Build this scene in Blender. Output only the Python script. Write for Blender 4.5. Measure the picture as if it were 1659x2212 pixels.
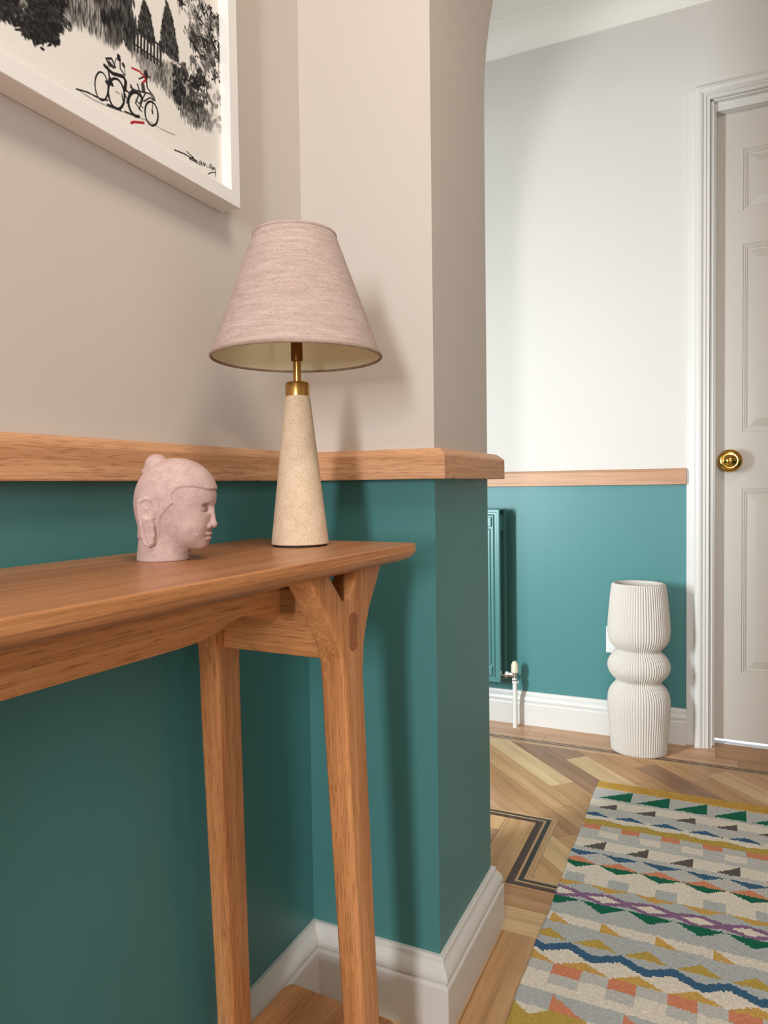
import bpy, bmesh, math, random
import numpy as np
from mathutils import Vector, Matrix

for o in list(bpy.data.objects):
    bpy.data.objects.remove(o, do_unlink=True)
scene = bpy.context.scene
COL = scene.collection
random.seed(7)
rng = np.random.default_rng(7)

# ---------------------------------------------------------------- camera
cam_d = bpy.data.cameras.new('camera')
cam_d.sensor_fit = 'HORIZONTAL'
cam_d.sensor_width = 36.0
cam_d.lens = 1536.1 / 1659.0 * 36.0
cam_d.clip_start = 0.02
cam = bpy.data.objects.new('camera', cam_d)
COL.objects.link(cam)
yaw, pitch, roll = (math.radians(a) for a in (24.984, 2.1262, -0.8059))
fw = Vector((-math.sin(yaw)*math.cos(pitch), math.cos(yaw)*math.cos(pitch), -math.sin(pitch)))
rt = Vector((math.cos(yaw), math.sin(yaw), 0))
up = rt.cross(fw)
rt2 = rt*math.cos(roll) + up*math.sin(roll)
up2 = rt2.cross(fw)
mw = Matrix((rt2, up2, -fw)).transposed().to_4x4()
mw.translation = Vector((0.5959, -0.9835, 0.82))
cam.matrix_world = mw
scene.camera = cam

# ---------------------------------------------------------------- world, light, exposure
world = bpy.data.worlds.new('world')
scene.world = world
world.use_nodes = True
bg = world.node_tree.nodes['Background']
bg.inputs[0].default_value = (1.0, 0.875, 0.755, 1)
bg.inputs[1].default_value = 0.44

def area_light(name, loc, target, sx, sy, power, color):
    d = bpy.data.lights.new(name, 'AREA')
    d.shape = 'RECTANGLE'; d.size = sx; d.size_y = sy
    d.energy = power; d.color = color
    o = bpy.data.objects.new(name, d)
    COL.objects.link(o)
    o.location = loc
    o.rotation_euler = (Vector(target) - Vector(loc)).to_track_quat('-Z', 'Y').to_euler()
    return o
# daylight through the glazed strip of the entrance behind the camera
area_light('entrance_daylight', (0.90, -3.15, 1.16), (0.2, 0.0, 0.75), 0.19, 0.80, 51, (0.95, 0.97, 1.0))
# daylight from behind the pier, placed inside an added porch
area_light('behind_pier_daylight', (-0.62, -0.50, 0.88), (0.10, 1.4, 0.85), 0.12, 0.55, 42, (0.84, 0.94, 1.0))
# daylight in the room beyond the door
area_light('next_room_daylight', (0.95, 2.6, 1.3), (0.8, 1.45, 0.0), 1.0, 1.0, 60, (0.72, 0.84, 1.0))

vs = scene.view_settings
vs.view_transform = 'Standard'
vs.look = 'None'
vs.gamma = 1.0
vs.use_curve_mapping = False
vs.exposure = 0.0

# ---------------------------------------------------------------- helpers
def lin(r, g, b):
    f = lambda c: (c/255/12.92) if c/255 <= 0.04045 else ((c/255+0.055)/1.055)**2.4
    return (f(r), f(g), f(b), 1.0)

def tag(o, label=None, cat=None, group=None, kind=None):
    if label: o['label'] = label
    if cat: o['category'] = cat
    if group: o['group'] = group
    if kind: o['kind'] = kind
    return o

def link(name, me, mat=None, parent=None, smooth=False):
    o = bpy.data.objects.new(name, me)
    COL.objects.link(o)
    if mat is not None:
        me.materials.append(mat)
    if parent is not None:
        o.parent = parent
    if smooth:
        me.polygons.foreach_set('use_smooth', [True]*len(me.polygons))
    return o

def from_bm(name, bm, mat=None, parent=None, smooth=False, normals=True):
    if normals:
        bmesh.ops.recalc_face_normals(bm, faces=bm.faces)
    me = bpy.data.meshes.new(name)
    bm.to_mesh(me); bm.free()
    return link(name, me, mat, parent, smooth)

def empty(name, loc=(0, 0, 0), rz=0.0):
    o = bpy.data.objects.new(name, None)
    COL.objects.link(o)
    o.location = loc; o.rotation_euler = (0, 0, rz)
    o.empty_display_size = 0.05
    return o

def add_box(bm, x0, x1, y0, y1, z0, z1):
    v = [bm.verts.new(p) for p in ((x0,y0,z0),(x1,y0,z0),(x1,y1,z0),(x0,y1,z0),(x0,y0,z1),(x1,y0,z1),(x1,y1,z1),(x0,y1,z1))]
    for f in ((0,3,2,1),(4,5,6,7),(0,1,5,4),(1,2,6,5),(2,3,7,6),(3,0,4,7)):
        bm.faces.new([v[i] for i in f])
    return v

def bevel_all(bm, off, seg=2, ang=0.5):
    es = [e for e in bm.edges if len(e.link_faces) == 2 and e.calc_face_angle(0) > ang]
    bmesh.ops.bevel(bm, geom=es, offset=off, segments=seg, affect='EDGES', profile=0.5)

def box(name, x0, x1, y0, y1, z0, z1, mat, parent=None, bev=0.0, seg=2):
    bm = bmesh.new()
    add_box(bm, x0, x1, y0, y1, z0, z1)
    bmesh.ops.recalc_face_normals(bm, faces=bm.faces)
    if bev:
        bevel_all(bm, bev, seg)
    return from_bm(name, bm, mat, parent)

def add_prism(bm, pts, off):
    """closed polygon of 3-D points extruded by the vector off"""
    off = Vector(off)
    a = [bm.verts.new(p) for p in pts]
    b = [bm.verts.new(Vector(p)+off) for p in pts]
    n = len(pts)
    bm.faces.new(a); bm.faces.new(b[::-1])
    for i in range(n):
        bm.faces.new((a[i], b[i], b[(i+1) % n], a[(i+1) % n]))

def add_lathe(bm, prof, seg=48, axis='z', c=(0, 0, 0), ex=1.0, ey=1.0, close=False):
    rings = []
    for r, h in prof:
        ring = []
        for i in range(seg):
            a = 2*math.pi*i/seg
            p, q = r*math.cos(a)*ex, r*math.sin(a)*ey
            if axis == 'z': co = (c[0]+p, c[1]+q, c[2]+h)
            elif axis == 'y': co = (c[0]+p, c[1]+h, c[2]+q)
            else: co = (c[0]+h, c[1]+p, c[2]+q)
            ring.append(bm.verts.new(co))
        rings.append(ring)
    for a, b in zip(rings[:-1], rings[1:]):
        for i in range(seg):
            bm.faces.new((a[i], a[(i+1) % seg], b[(i+1) % seg], b[i]))
    if close:
        for i in range(seg):
            bm.faces.new((rings[-1][i], rings[-1][(i+1) % seg], rings[0][(i+1) % seg], rings[0][i]))
    else:
        bm.faces.new(rings[0]); bm.faces.new(rings[-1])
    return rings

def lathe(name, prof, mat, parent=None, seg=48, axis='z', c=(0,0,0), ex=1.0, ey=1.0, close=False, sharp=0.6):
    bm = bmesh.new()
    add_lathe(bm, prof, seg, axis, c, ex, ey, close)
    bmesh.ops.recalc_face_normals(bm, faces=bm.faces)
    for e in bm.edges:
        if len(e.link_faces) == 2 and e.calc_face_angle(0) > sharp:
            e.smooth = False
    return from_bm(name, bm, mat, parent, smooth=True)

def moulding(name, prof, p0, p1, nrm, m0, m1, mat, parent=None):
    """profile (depth, z) run from p0 to p1 along a wall whose room side is nrm; m0/m1 mitre each end"""
    p0, p1, nrm = Vector((*p0, 0)), Vector((*p1, 0)), Vector((*nrm, 0))
    d = (p1-p0).normalized()
    bm = bmesh.new()
    A = [bm.verts.new(p0 + nrm*a + d*(-m0*a) + Vector((0, 0, z))) for a, z in prof]
    B = [bm.verts.new(p1 + nrm*a + d*(m1*a) + Vector((0, 0, z))) for a, z in prof]
    n = len(prof)
    for i in range(n):
        bm.faces.new((A[i], A[(i+1) % n], B[(i+1) % n], B[i]))
    bm.faces.new(A); bm.faces.new(B)
    return from_bm(name, bm, mat, parent)

# ---------------------------------------------------------------- materials
class N:
    def __init__(self, name):
        self.m = bpy.data.materials.new(name)
        self.m.use_nodes = True
        self.t = self.m.node_tree
        self.b = self.t.nodes['Principled BSDF']
    def n(self, typ, **kw):
        nd = self.t.nodes.new(typ)
        for k, v in kw.items(): setattr(nd, k, v)
        return nd
    def l(self, a, b): self.t.links.new(a, b)
    def coord(self, scale=(1,1,1), rot=(0,0,0), kind='Object', loc=(0,0,0)):
        c = self.n('ShaderNodeTexCoord'); mp = self.n('ShaderNodeMapping')
        mp.inputs['Scale'].default_value = scale; mp.inputs['Rotation'].default_value = rot
        mp.inputs['Location'].default_value = loc
        self.l(c.outputs[kind], mp.inputs['Vector'])
        return mp.outputs[0]
    def noise(self, vec, scale=1.0, detail=3.0, rough=0.55, dist=0.0):
        t = self.n('ShaderNodeTexNoise')
        t.inputs['Scale'].default_value = scale; t.inputs['Detail'].default_value = detail
        t.inputs['Roughness'].default_value = rough; t.inputs['Distortion'].default_value = dist
        self.l(vec, t.inputs['Vector'])
        return t.outputs['Fac']
    def ramp(self, fac, stops):
        r = self.n('ShaderNodeValToRGB')
        el = r.color_ramp.elements
        while len(el) < len(stops): el.new(0.5)
        for e, (p, c) in zip(el, stops):
            e.position = p; e.color = c if len(c) == 4 else (*c, 1)
        self.l(fac, r.inputs[0])
        return r.outputs[0]
    def mix(self, fac, a, b, mode='MIX'):
        x = self.n('ShaderNodeMix', data_type='RGBA', blend_type=mode)
        for sock, v in ((x.inputs[0], fac), (x.inputs[6], a), (x.inputs[7], b)):
            if hasattr(v, 'is_linked') or hasattr(v, 'links'): self.l(v, sock)
            else: sock.default_value = v
        return x.outputs[2]
    def math(self, op, a, b=0.0):
        x = self.n('ShaderNodeMath', operation=op)
        for sock, v in ((x.inputs[0], a), (x.inputs[1], b)):
            if hasattr(v, 'links'): self.l(v, sock)
            else: sock.default_value = v
        return x.outputs[0]
    def color(self, c):
        if hasattr(c, 'links'): self.l(c, self.b.inputs['Base Color'])
        else: self.b.inputs['Base Color'].default_value = c
    def rough(self, v, spec=None):
        if hasattr(v, 'links'): self.l(v, self.b.inputs['Roughness'])
        else: self.b.inputs['Roughness'].default_value = v
        if spec is not None: self.b.inputs['Specular IOR Level'].default_value = spec
    def bump(self, h, strength=0.2, dist=0.001):
        b = self.n('ShaderNodeBump')
        b.inputs['Strength'].default_value = strength; b.inputs['Distance'].default_value = dist
        self.l(h, b.inputs['Height']); self.l(b.outputs[0], self.b.inputs['Normal'])

BEIGE = (0.610, 0.556, 0.508, 1)
BEIGE_HALL_LIT = (0.67, 0.632, 0.588, 1)  # same paint as BEIGE, lightened to carry the hall's brighter light
TEAL = (0.068, 0.220, 0.220, 1)

def mat_wall(name, split, beige):
    """emulsion paint: off-white above the rail, teal below it"""
    k = N(name)
    c = k.n('ShaderNodeTexCoord'); s = k.n('ShaderNodeSeparateXYZ')
    k.l(c.outputs['Object'], s.inputs[0])
    up_ = k.math('GREATER_THAN', s.outputs[2], split)
    k.color(k.mix(up_, TEAL, beige))
    rg = k.n('ShaderNodeMapRange'); rg.inputs[3].default_value = 0.42; rg.inputs[4].default_value = 0.75
    k.l(up_, rg.inputs[0]); k.rough(rg.outputs[0], 0.35)
    k.bump(k.noise(k.coord((1,1,1)), 220, 3), 0.12, 0.001)
    return k.m

def mat_plain(name, col, rough=0.5, metal=0.0, spec=0.5, bump=None):
    k = N(name)
    k.color(col); k.rough(rough, spec); k.b.inputs['Metallic'].default_value = metal
    if bump:
        k.bump(k.noise(k.coord(), bump[0], 3), bump[1], bump[2])
    return k.m

def mat_wood(name, light, mid, dark, axis='y', rough=0.45, figure=1.0, pores=1.0, stave=None, rnd=0.0):
    """oak: long figure, short dark pores, axis = grain direction in object space"""
    k = N(name)
    ax = 'xyz'.index(axis)
    sc = [34.0]*3; sc[ax] = 1.3
    big = k.noise(k.coord(tuple(sc)), 1.0, 4, 0.55, 0.35)
    sc2 = [260.0]*3; sc2[ax] = 5.0
    fine = k.noise(k.coord(tuple(sc2), loc=(3, 1, 2)), 1.0, 4, 0.65, 0.2)
    sc3 = [700.0]*3; sc3[ax] = 38.0
    por = k.noise(k.coord(tuple(sc3), loc=(7, 5, 9)), 1.0, 2, 0.5, 0.3)
    base = k.ramp(big, [(0.28, dark), (0.5, mid), (0.72, light)])
    f2 = k.ramp(fine, [(0.32, (0.66, 0.60, 0.55)), (0.6, (1.06, 1.06, 1.06))])
    col = k.mix(0.75*figure, base, f2, 'MULTIPLY')
    pr = k.ramp(por, [(0.33, (0.56, 0.47, 0.41)), (0.45, (1, 1, 1))])
    col = k.mix(0.8*pores, col, pr, 'MULTIPLY')
    if stave:
        c = k.n('ShaderNodeTexCoord'); s = k.n('ShaderNodeSeparateXYZ'); k.l(c.outputs['Object'], s.inputs[0])
        ac, w = stave
        q = k.math('FLOOR', k.math('DIVIDE', s.outputs['xyz'.index(ac)], w))
        wn = k.n('ShaderNodeTexWhiteNoise', noise_dimensions='1D'); k.l(q, wn.inputs['W'])
        col = k.mix(0.8, col, k.ramp(wn.outputs['Value'], [(0.0, (0.66, 0.6, 0.55)), (1.0, (1.12, 1.1, 1.06))]), 'MULTIPLY')
    if rnd:
        oi = k.n('ShaderNodeObjectInfo')
        col = k.mix(rnd, col, k.ramp(oi.outputs['Random'], [(0.0, (0.72, 0.68, 0.63)), (0.5, (0.96, 0.95, 0.94)), (1.0, (1.15, 1.15, 1.1))]), 'MULTIPLY')
    k.color(col); k.rough(rough, 0.4)
    k.bump(por, 0.25, 0.0006)
    return k.m

M = {}
M['wall'] = mat_wall('wall_paint_near', 0.848, BEIGE)
M['wall_hall'] = mat_wall('wall_paint_hall_lit', 0.835, BEIGE_HALL_LIT)
M['ceiling'] = mat_plain('ceiling_paint', (0.90, 0.86, 0.80, 1), 0.8, bump=(160, .08, .001))
M['white'] = mat_plain('white_gloss_paint', (0.68, 0.655, 0.62, 1), 0.32, spec=0.5, bump=(60, .05, .001))
M['white_door'] = mat_plain('white_satin_paint', (0.70, 0.655, 0.60, 1), 0.4, spec=0.4)
M['rail'] = mat_wood('oak_rail', lin(226,178,138), lin(214,162,120), lin(198,144,102), 'y', 0.5, 0.7, 0.9)
M['rail_x'] = mat_wood('oak_rail_cross', lin(226,178,138), lin(214,162,120), lin(198,144,102), 'x', 0.5, 0.7, 0.9)
M['rail_far'] = mat_wood('oak_rail_hall', lin(212,172,140), lin(200,156,124), lin(182,134,102), 'x', 0.5, 0.8, 0.3)
TOPC = (lin(216,158,110), lin(200,140,92), lin(176,114,70))
LEGC = (lin(216,156,104), lin(202,138,86), lin(178,114,68))
M['top'] = mat_wood('oak_tabletop', *TOPC, 'y', 0.33, 0.8, 0.55, stave=('x', 0.061))
M['leg'] = mat_wood('oak_leg', *LEGC, 'z', 0.42, 0.9, 0.9)
M['oak_y'] = mat_wood('oak_beam', *LEGC, 'y', 0.45, 0.9, 0.9)
M['oak_x'] = mat_wood('oak_apron', *LEGC, 'x', 0.45, 0.9, 0.9)
M['shelf'] = mat_wood('oak_shelf', *TOPC, 'y', 0.38, 0.8, 0.5, stave=('x', 0.043))
M['tenon'] = mat_wood('oak_end_grain', lin(178,116,74), lin(160,100,62), lin(132,80,48), 'x', 0.5, 1, 1)
FL = dict(pale=(lin(230,200,154), lin(218,184,138), lin(200,162,116)), tan=(lin(216,174,126), lin(200,156,108), lin(178,134,90)),
          mid=(lin(200,154,110), lin(184,138,94), lin(160,116,78)), brown=(lin(178,138,106), lin(160,120,90), lin(132,96,72)),
          rose=(lin(216,172,134), lin(204,158,120), lin(186,140,104)))
for kx, cs in FL.items():
    M['fl_'+kx] = mat_wood('floor_'+kx, *cs, 'x', 0.36, 0.9, 0.25, rnd=0.35)
M['inlay_dark'] = mat_wood('floor_inlay_dark', lin(104,72,58), lin(86,58,46), lin(66,44,36), 'x', 0.35, 0.8, 0.3)
M['inlay_black'] = mat_wood('floor_inlay_black', lin(78,64,56), lin(62,50,44), lin(48,38,34), 'x', 0.35, 0.8, 0.3)
M['inlay_pale'] = mat_wood('floor_inlay_pale', lin(214,178,134), lin(200,160,116), lin(182,140,98), 'x', 0.36, 0.8, 0.3)
M['subfloor'] = mat_plain('floor_joint', lin(84,60,42), 0.8)
M['brass'] = mat_plain('polished_brass', lin(212,168,84), 0.12, 1.0)
M['brass_lamp'] = mat_plain('brushed_brass', lin(196,150,84), 0.26, 1.0)
M['bronze'] = mat_plain('aged_bronze', lin(132,88,52), 0.35, 1.0)
M['chrome'] = mat_plain('chrome', (0.72, 0.72, 0.72, 1), 0.16, 1.0)
M['rad'] = mat_plain('teal_radiator_enamel', (0.078, 0.225, 0.225, 1), 0.35, bump=(80, .04, .001))
M['plastic'] = mat_plain('white_plastic', (0.82, 0.80, 0.76, 1), 0.35)
M['cream_plastic'] = mat_plain('cream_plastic', lin(232,224,196), 0.4)
M['frame'] = mat_plain('white_frame_lacquer', (0.86, 0.84, 0.815, 1), 0.45)
M['vase'] = mat_plain('matt_cream_ceramic', (0.60, 0.548, 0.49, 1), 0.75, spec=0.25, bump=(900, .1, .0006))
M['dark'] = mat_plain('dark_gap', (0.01, 0.01, 0.01, 1), 0.8)
M['metal_sill'] = mat_plain('pale_metal_threshold', (0.8, 0.82, 0.84, 1), 0.35, 0.0)

def mat_stone():
    k = N('speckled_stone')
    n1 = k.noise(k.coord(), 900, 2, 0.6); n2 = k.noise(k.coord(), 60, 3)
    base = k.ramp(n2, [(0.3, lin(222,196,166)), (0.7, lin(234,212,186))])
    sp = k.ramp(n1, [(0.36, (0.62, 0.52, 0.44)), (0.47, (1, 1, 1))])
    k.color(k.mix(0.8, base, sp, 'MULTIPLY')); k.rough(0.75, 0.3); k.bump(n1, 0.15, 0.0005)
    return k.m
M['stone'] = mat_stone()
def mat_pinkstone():
    k = N('pink_cast_stone')
    n1 = k.noise(k.coord(), 2100, 2, 0.7); n2 = k.noise(k.coord(), 120, 3)
    base = k.ramp(n2, [(0.3, lin(194,164,158)), (0.7, lin(210,182,175))])
    sp = k.ramp(n1, [(0.38, (0.66, 0.61, 0.62)), (0.5, (0.98, 0.98, 0.98)), (0.62, (1.16, 1.16, 1.16))])
    col = k.mix(0.85, base, sp, 'MULTIPLY')
    ch = k.noise(k.coord(loc=(4, 2, 1)), 95, 1)
    col = k.mix(k.ramp(ch, [(0.775, (0, 0, 0)), (0.79, (1, 1, 1))]), col, lin(240,228,218))
    k.color(col); k.rough(0.8, 0.25); k.bump(n1, 0.35, 0.0006)
    return k.m
M['pink'] = mat_pinkstone()
def mat_linen(name, a, b, c):
    k = N(name)
    n1 = k.noise(k.coord((260, 260, 1500), rot=(0.12, 0.1, 0)), 1.0, 3, 0.7)
    n2 = k.noise(k.coord((1500, 1500, 200), rot=(0.3, 0.2, 0)), 1.0, 3, 0.7)
    n3 = k.noise(k.coord((30, 30, 260), rot=(0.2, 0.12, 0)), 1.0, 4, 0.7)
    col = k.ramp(n3, [(0.3, a), (0.5, b), (0.7, c)])
    col = k.mix(0.55, col, k.ramp(n1, [(0.35, (0.68, 0.66, 0.64)), (0.62, (1.12, 1.12, 1.12))]), 'MULTIPLY')
    col = k.mix(0.5, col, k.ramp(n2, [(0.35, (0.74, 0.72, 0.70)), (0.6, (1.08, 1.08, 1.08))]), 'MULTIPLY')
    k.color(col); k.rough(0.9, 0.15)
    k.bump(k.math('ADD', n1, n2), 0.5, 0.0006)
    return k.m
M['linen'] = mat_linen('oatmeal_linen', lin(180,158,150), lin(192,171,163), lin(205,186,180))
M['linen_trim'] = mat_linen('linen_binding', lin(160,140,126), lin(172,152,138), lin(186,168,154))
M['lining'] = mat_plain('cream_shade_lining', lin(236,230,200), 0.7)
def mat_attr(name, rough, weave=False):
    k = N(name)
    a = k.n('ShaderNodeVertexColor'); a.layer_name = 'Col'
    col = a.outputs['Color']
    if weave:
        n = k.noise(k.coord((500, 160, 1)), 1.0, 2, 0.6)
        col = k.mix(0.55, col, k.ramp(n, [(0.3, (0.72, 0.72, 0.72)), (0.65, (1.1, 1.1, 1.1))]), 'MULTIPLY')
        k.bump(n, 0.6, 0.0015)
    k.color(col); k.rough(rough, 0.2)
    return k.m
M['rug'] = mat_attr('flatweave_wool', 0.95, True)
M['art'] = mat_attr('ink_on_rice_paper', 0.9)
M['hem'] = mat_linen('mustard_wool_hem', lin(196,150,70), lin(206,160,78), lin(214,170,90))
# ================================================================= STRUCTURE
PX, PY, WY = 0.2207, 0.268, 1.403
XR, ZC = 1.64, 2.32
YB = -3.3

def struct(o):
    o['kind'] = 'structure'
    return o

# floor slab and its planks ------------------------------------------------
floor = struct(box('floor', -1.5, XR+0.1, YB, 3.0, -0.06, -0.004, M['subfloor']))

def clip(poly, a, b, c):
    """keep the part of poly where a*x + b*y <= c"""
    out = []
    for i, p in enumerate(poly):
        q = poly[(i+1) % len(poly)]
        dp, dq = a*p[0]+b*p[1]-c, a*q[0]+b*q[1]-c
        if dp <= 0: out.append(p)
        if dp*dq < 0:
            t = dp/(dp-dq)
            out.append((p[0]+(q[0]-p[0])*t, p[1]+(q[1]-p[1])*t))
    return out

def plank(polys, ang, mat, name='plank', top=0.0):
    """one board: one or more convex pieces, grain along ang"""
    polys = [p for p in polys if len(p) > 2]
    if not polys: return None
    area = sum(abs(sum(p[i][0]*p[(i+1) % len(p)][1]-p[(i+1) % len(p)][0]*p[i][1] for i in range(len(p))))/2 for p in polys)
    if area < 2e-5: return None
    cx = sum(q[0] for p in polys for q in p)/sum(len(p) for p in polys)
    cy = sum(q[1] for p in polys for q in p)/sum(len(p) for p in polys)
    ca, sa = math.cos(-ang), math.sin(-ang)
    bm = bmesh.new()
    for p in polys:
        vs_ = [bm.verts.new(((x-cx)*ca-(y-cy)*sa, (x-cx)*sa+(y-cy)*ca, top)) for x, y in p]
        bm.faces.new(vs_)
    bmesh.ops.remove_doubles(bm, verts=bm.verts, dist=1e-6)
    bmesh.ops.recalc_face_normals(bm, faces=bm.faces)
    for f in bm.faces:
        if f.normal.z < 0: f.normal_flip()
    r = bmesh.ops.extrude_face_region(bm, geom=list(bm.faces))
    for v in [g for g in r['geom'] if isinstance(g, bmesh.types.BMVert)]:
        v.co.z -= 0.004+top
    o = from_bm(name, bm, mat, floor)
    o.location = (cx, cy, 0); o.rotation_euler = (0, 0, ang)
    return o

G = 0.0005
def rect_plank(x0, x1, y0, y1, mat, along='x', name='plank', g=G):
    p = [(x0+g, y0+g), (x1-g, y0+g), (x1-g, y1-g), (x0+g, y1-g)]
    return plank([p], 0.0 if along == 'x' else math.pi/2, M[mat], name)

# two border rows along the far wall
def row(y0, y1, xs, mats):
    for i, (a, b) in enumerate(zip(xs[:-1], xs[1:])):
        rect_plank(a, b, y0, y1, mats[i % len(mats)])
row(1.311, 1.403, [-1.4, -0.55, 0.036, 0.60, 1.15, 1.64], ['fl_rose', 'fl_rose', 'fl_rose', 'fl_mid', 'fl_mid'])
row(1.253, 1.311, [-1.4, -0.42, 0.100, 0.66, 1.2, 1.64], ['fl_rose', 'fl_rose', 'fl_rose', 'fl_mid', 'fl_mid'])
rect_plank(-1.4, XR, 1.246, 1.253, 'inlay_dark', name='inlay_strip', g=0.0001)
rect_plank(-1.4, XR, 1.241, 1.246, 'inlay_pale', name='inlay_strip', g=0.0001)
rect_plank(-1.4, XR, 1.233, 1.241, 'inlay_dark', name='inlay_strip', g=0.0001)
rect_plank(-1.4, XR, 1.214, 1.233, 'inlay_pale', name='inlay_strip', g=0.0002)
# diagonal field, an L in plan
Y1, Y0, XF, YF = 1.214, 0.4585, 0.252, 0.740
def diag(s0, s1, d0, d1, mat):
    # s = x + y across the board, d = x - y along it
    c = lambda s, d: ((s+d)/2, (s-d)/2)
    g = G*1.4
    p = [c(s0+g, d0+g), c(s1-g, d0+g), c(s1-g, d1-g), c(s0+g, d1-g)]
    p = clip(clip(clip(clip(p, 0, 1, Y1-G), 0, -1, -Y0-G), 1, 0, XR), -1, 0, 1.4)
    a = clip(p, 0, -1, -YF-G) if p else []
    b = clip(clip(p, 0, 1, YF+G), -1, 0, -XF-G) if p else []
    plank([a, b], -math.pi/4, M[mat])
W = 0.1035
cuts = {0: [-0.38, 0.1], 1: [-0.56, -0.05, 0.45], 2: [-0.727, -0.21, 0.3], 3: [-1.3, -0.55, 0.2], 4: [-0.932, -0.30, 0.25], 5: [-1.1, -0.62, 0.0], 6: [-0.75, -0.2]}
tone = {0: ['fl_mid', 'fl_tan', 'fl_mid'], 1: ['fl_tan', 'fl_tan', 'fl_mid', 'fl_tan'], 2: ['fl_pale', 'fl_tan', 'fl_mid', 'fl_tan'],
        3: ['fl_tan', 'fl_brown', 'fl_brown', 'fl_mid'], 4: ['fl_brown', 'fl_pale', 'fl_mid', 'fl_tan'],
        5: ['fl_mid', 'fl_mid', 'fl_tan', 'fl_mid'], 6: ['fl_mid', 'fl_brown', 'fl_mid']}
names_ = ['fl_tan', 'fl_mid', 'fl_pale', 'fl_tan', 'fl_rose']
for kx in range(-7, 20):
    s0 = 0.91+W*(kx-1); s1 = s0+W
    cs = cuts.get(kx-1 if kx-1 in cuts else None) or [-2.2+0.55*j+0.17*((kx*3) % 4) for j in range(9)]
    ed = [-3.2]+cs+[3.2]
    tn = tone.get(kx-1) or [names_[(kx*2+j*3) % 5] for j in range(len(ed))]
    for j in range(len(ed)-1):
        diag(s0, s1, ed[j], ed[j+1], tn[j % len(tn)])
rect_plank(0.590, 1.356, 1.403, 1.447, 'fl_mid')
# inlaid frame that steps round the field
def frame_strip(o0, o1, mat):
    k1 = 1.15
    ya, yb = YF-o0, YF-o1
    xa, xb = XF-o0*k1, XF-o1*k1
    za, zb = Y0-o0, Y0-o1
    e = 0.0001
    plank([[(-1.4, yb+e), (xb, yb+e), (xa, ya-e), (-1.4, ya-e)]], 0, M[mat], 'inlay_strip')
    plank([[(xb+e, yb), (xb+e, zb), (xa-e, za), (xa-e, ya)]], math.pi/2, M[mat], 'inlay_strip')
    plank([[(xb, zb+e), (XR, zb+e), (XR, za-e), (xa, za-e)]], 0, M[mat], 'inlay_strip')
frame_strip(0.0, 0.0125, 'inlay_pale')
frame_strip(0.0125, 0.0215, 'inlay_black')
frame_strip(0.0215, 0.0265, 'inlay_pale')
frame_strip(0.0265, 0.0400, 'inlay_dark')
# plain field inside the frame
XL = XF-0.04*1.15
for i in range(12):
    x1 = XL-0.073*i; x0 = x1-0.073
    ends = [Y0-0.04, [0.42, 0.632, 0.55, 0.60][i % 4] if i else 0.4185, YF-0.04]
    for j in range(2):
        if ends[j+1]-ends[j] > 0.01:
            rect_plank(x0, x1, ends[j], ends[j+1], ['fl_tan', 'fl_mid', 'fl_brown', 'fl_tan'][(i*2+j*1+0) % 4] if i else 'fl_tan', 'y')
# rows below the frame
row(0.342, 0.4185, [-1.4, -0.3, 0.55, 1.64], ['fl_mid', 'fl_mid', 'fl_tan'])
row(0.263, 0.342, [-1.4, -0.5, 0.62, 1.64], ['fl_tan', 'fl_pale', 'fl_tan'])
for i in range(18):
    x0 = 0.2445-0.073*4+0.073*i
    if x0 > XR: break
    off = [0.0, -0.5, -0.25, -0.7][i % 4]
    ends = [YB, -2.3+off, -1.5+off, -0.75+off, 0.263] if i != 3 else [YB, -2.0, -1.2, -0.5, 0.263]
    for j in range(len(ends)-1):
        rect_plank(x0, x0+0.073, max(ends[j], YB), ends[j+1], names_[(i*3+j*2) % 5], 'y')

# walls ---------------------------------------------------------------------
struct(box('wall_left', -0.10, 0.0, YB, 0.0, 0, ZC, M['wall']))
# pier and arch between the two halves of the hall
bm = bmesh.new()
a_, b_, zs = 0.60, 0.705, 1.50
xc = PX+a_
prof = [(-0.10, 0, ZC), (-0.10, 0, 0), (PX, 0, 0)]
prof += [(xc-a_*math.cos(t), 0, zs+b_*math.sin(t)) for t in np.linspace(0, math.pi, 49)]
prof += [(xc+a_, 0, 0), (XR, 0, 0), (XR, 0, ZC)]
add_prism(bm, prof, (0, PY, 0))
struct(from_bm('wall_arch', bm, M['wall']))
# hall wall behind the pier, plus an unseen porch added to shape the daylight
bm = bmesh.new()
wx0, wz1 = -0.95, 1.50
for bx_ in ((-1.5, wx0, 0.12, PY, 0, ZC), (wx0, -0.10, 0.12, PY, wz1, ZC), (wx0-0.1, wx0, -0.62, 0.12, 0, wz1+0.08),
            (wx0, -0.10, -0.62, 0.12, wz1, wz1+0.08), (wx0, -0.10, -0.70, -0.62, 0, wz1+0.08)):
    add_box(bm, *bx_)
struct(from_bm('wall_hall', bm, M['wall_hall']))
win = struct(empty('added_porch_door', (-0.62, -0.58, 0)))  # unseen door added at the end of the added porch
bm = bmesh.new()
for bx_ in ((-0.26, -0.10, 0.0, 1.34), (0.10, 0.26, 0.0, 1.34), (-0.10, 0.10, 0.0, 0.52), (-0.10, 0.10, 1.22, 1.34)):
    add_box(bm, bx_[0], bx_[1], -0.03, 0.01, bx_[2], bx_[3])
from_bm('stiles_and_rails', bm, M['white'], win)
box('added_door_pane', -0.10, 0.10, -0.02, -0.01, 0.52, 1.22, M['plastic'], win)
struct(box('wall_hall_end', -1.5, -1.4, PY, WY, 0, ZC, M['wall_hall']))
struct(box('wall_right', XR, XR+0.1, 0.0, WY, 0, ZC, M['wall']))
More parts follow.
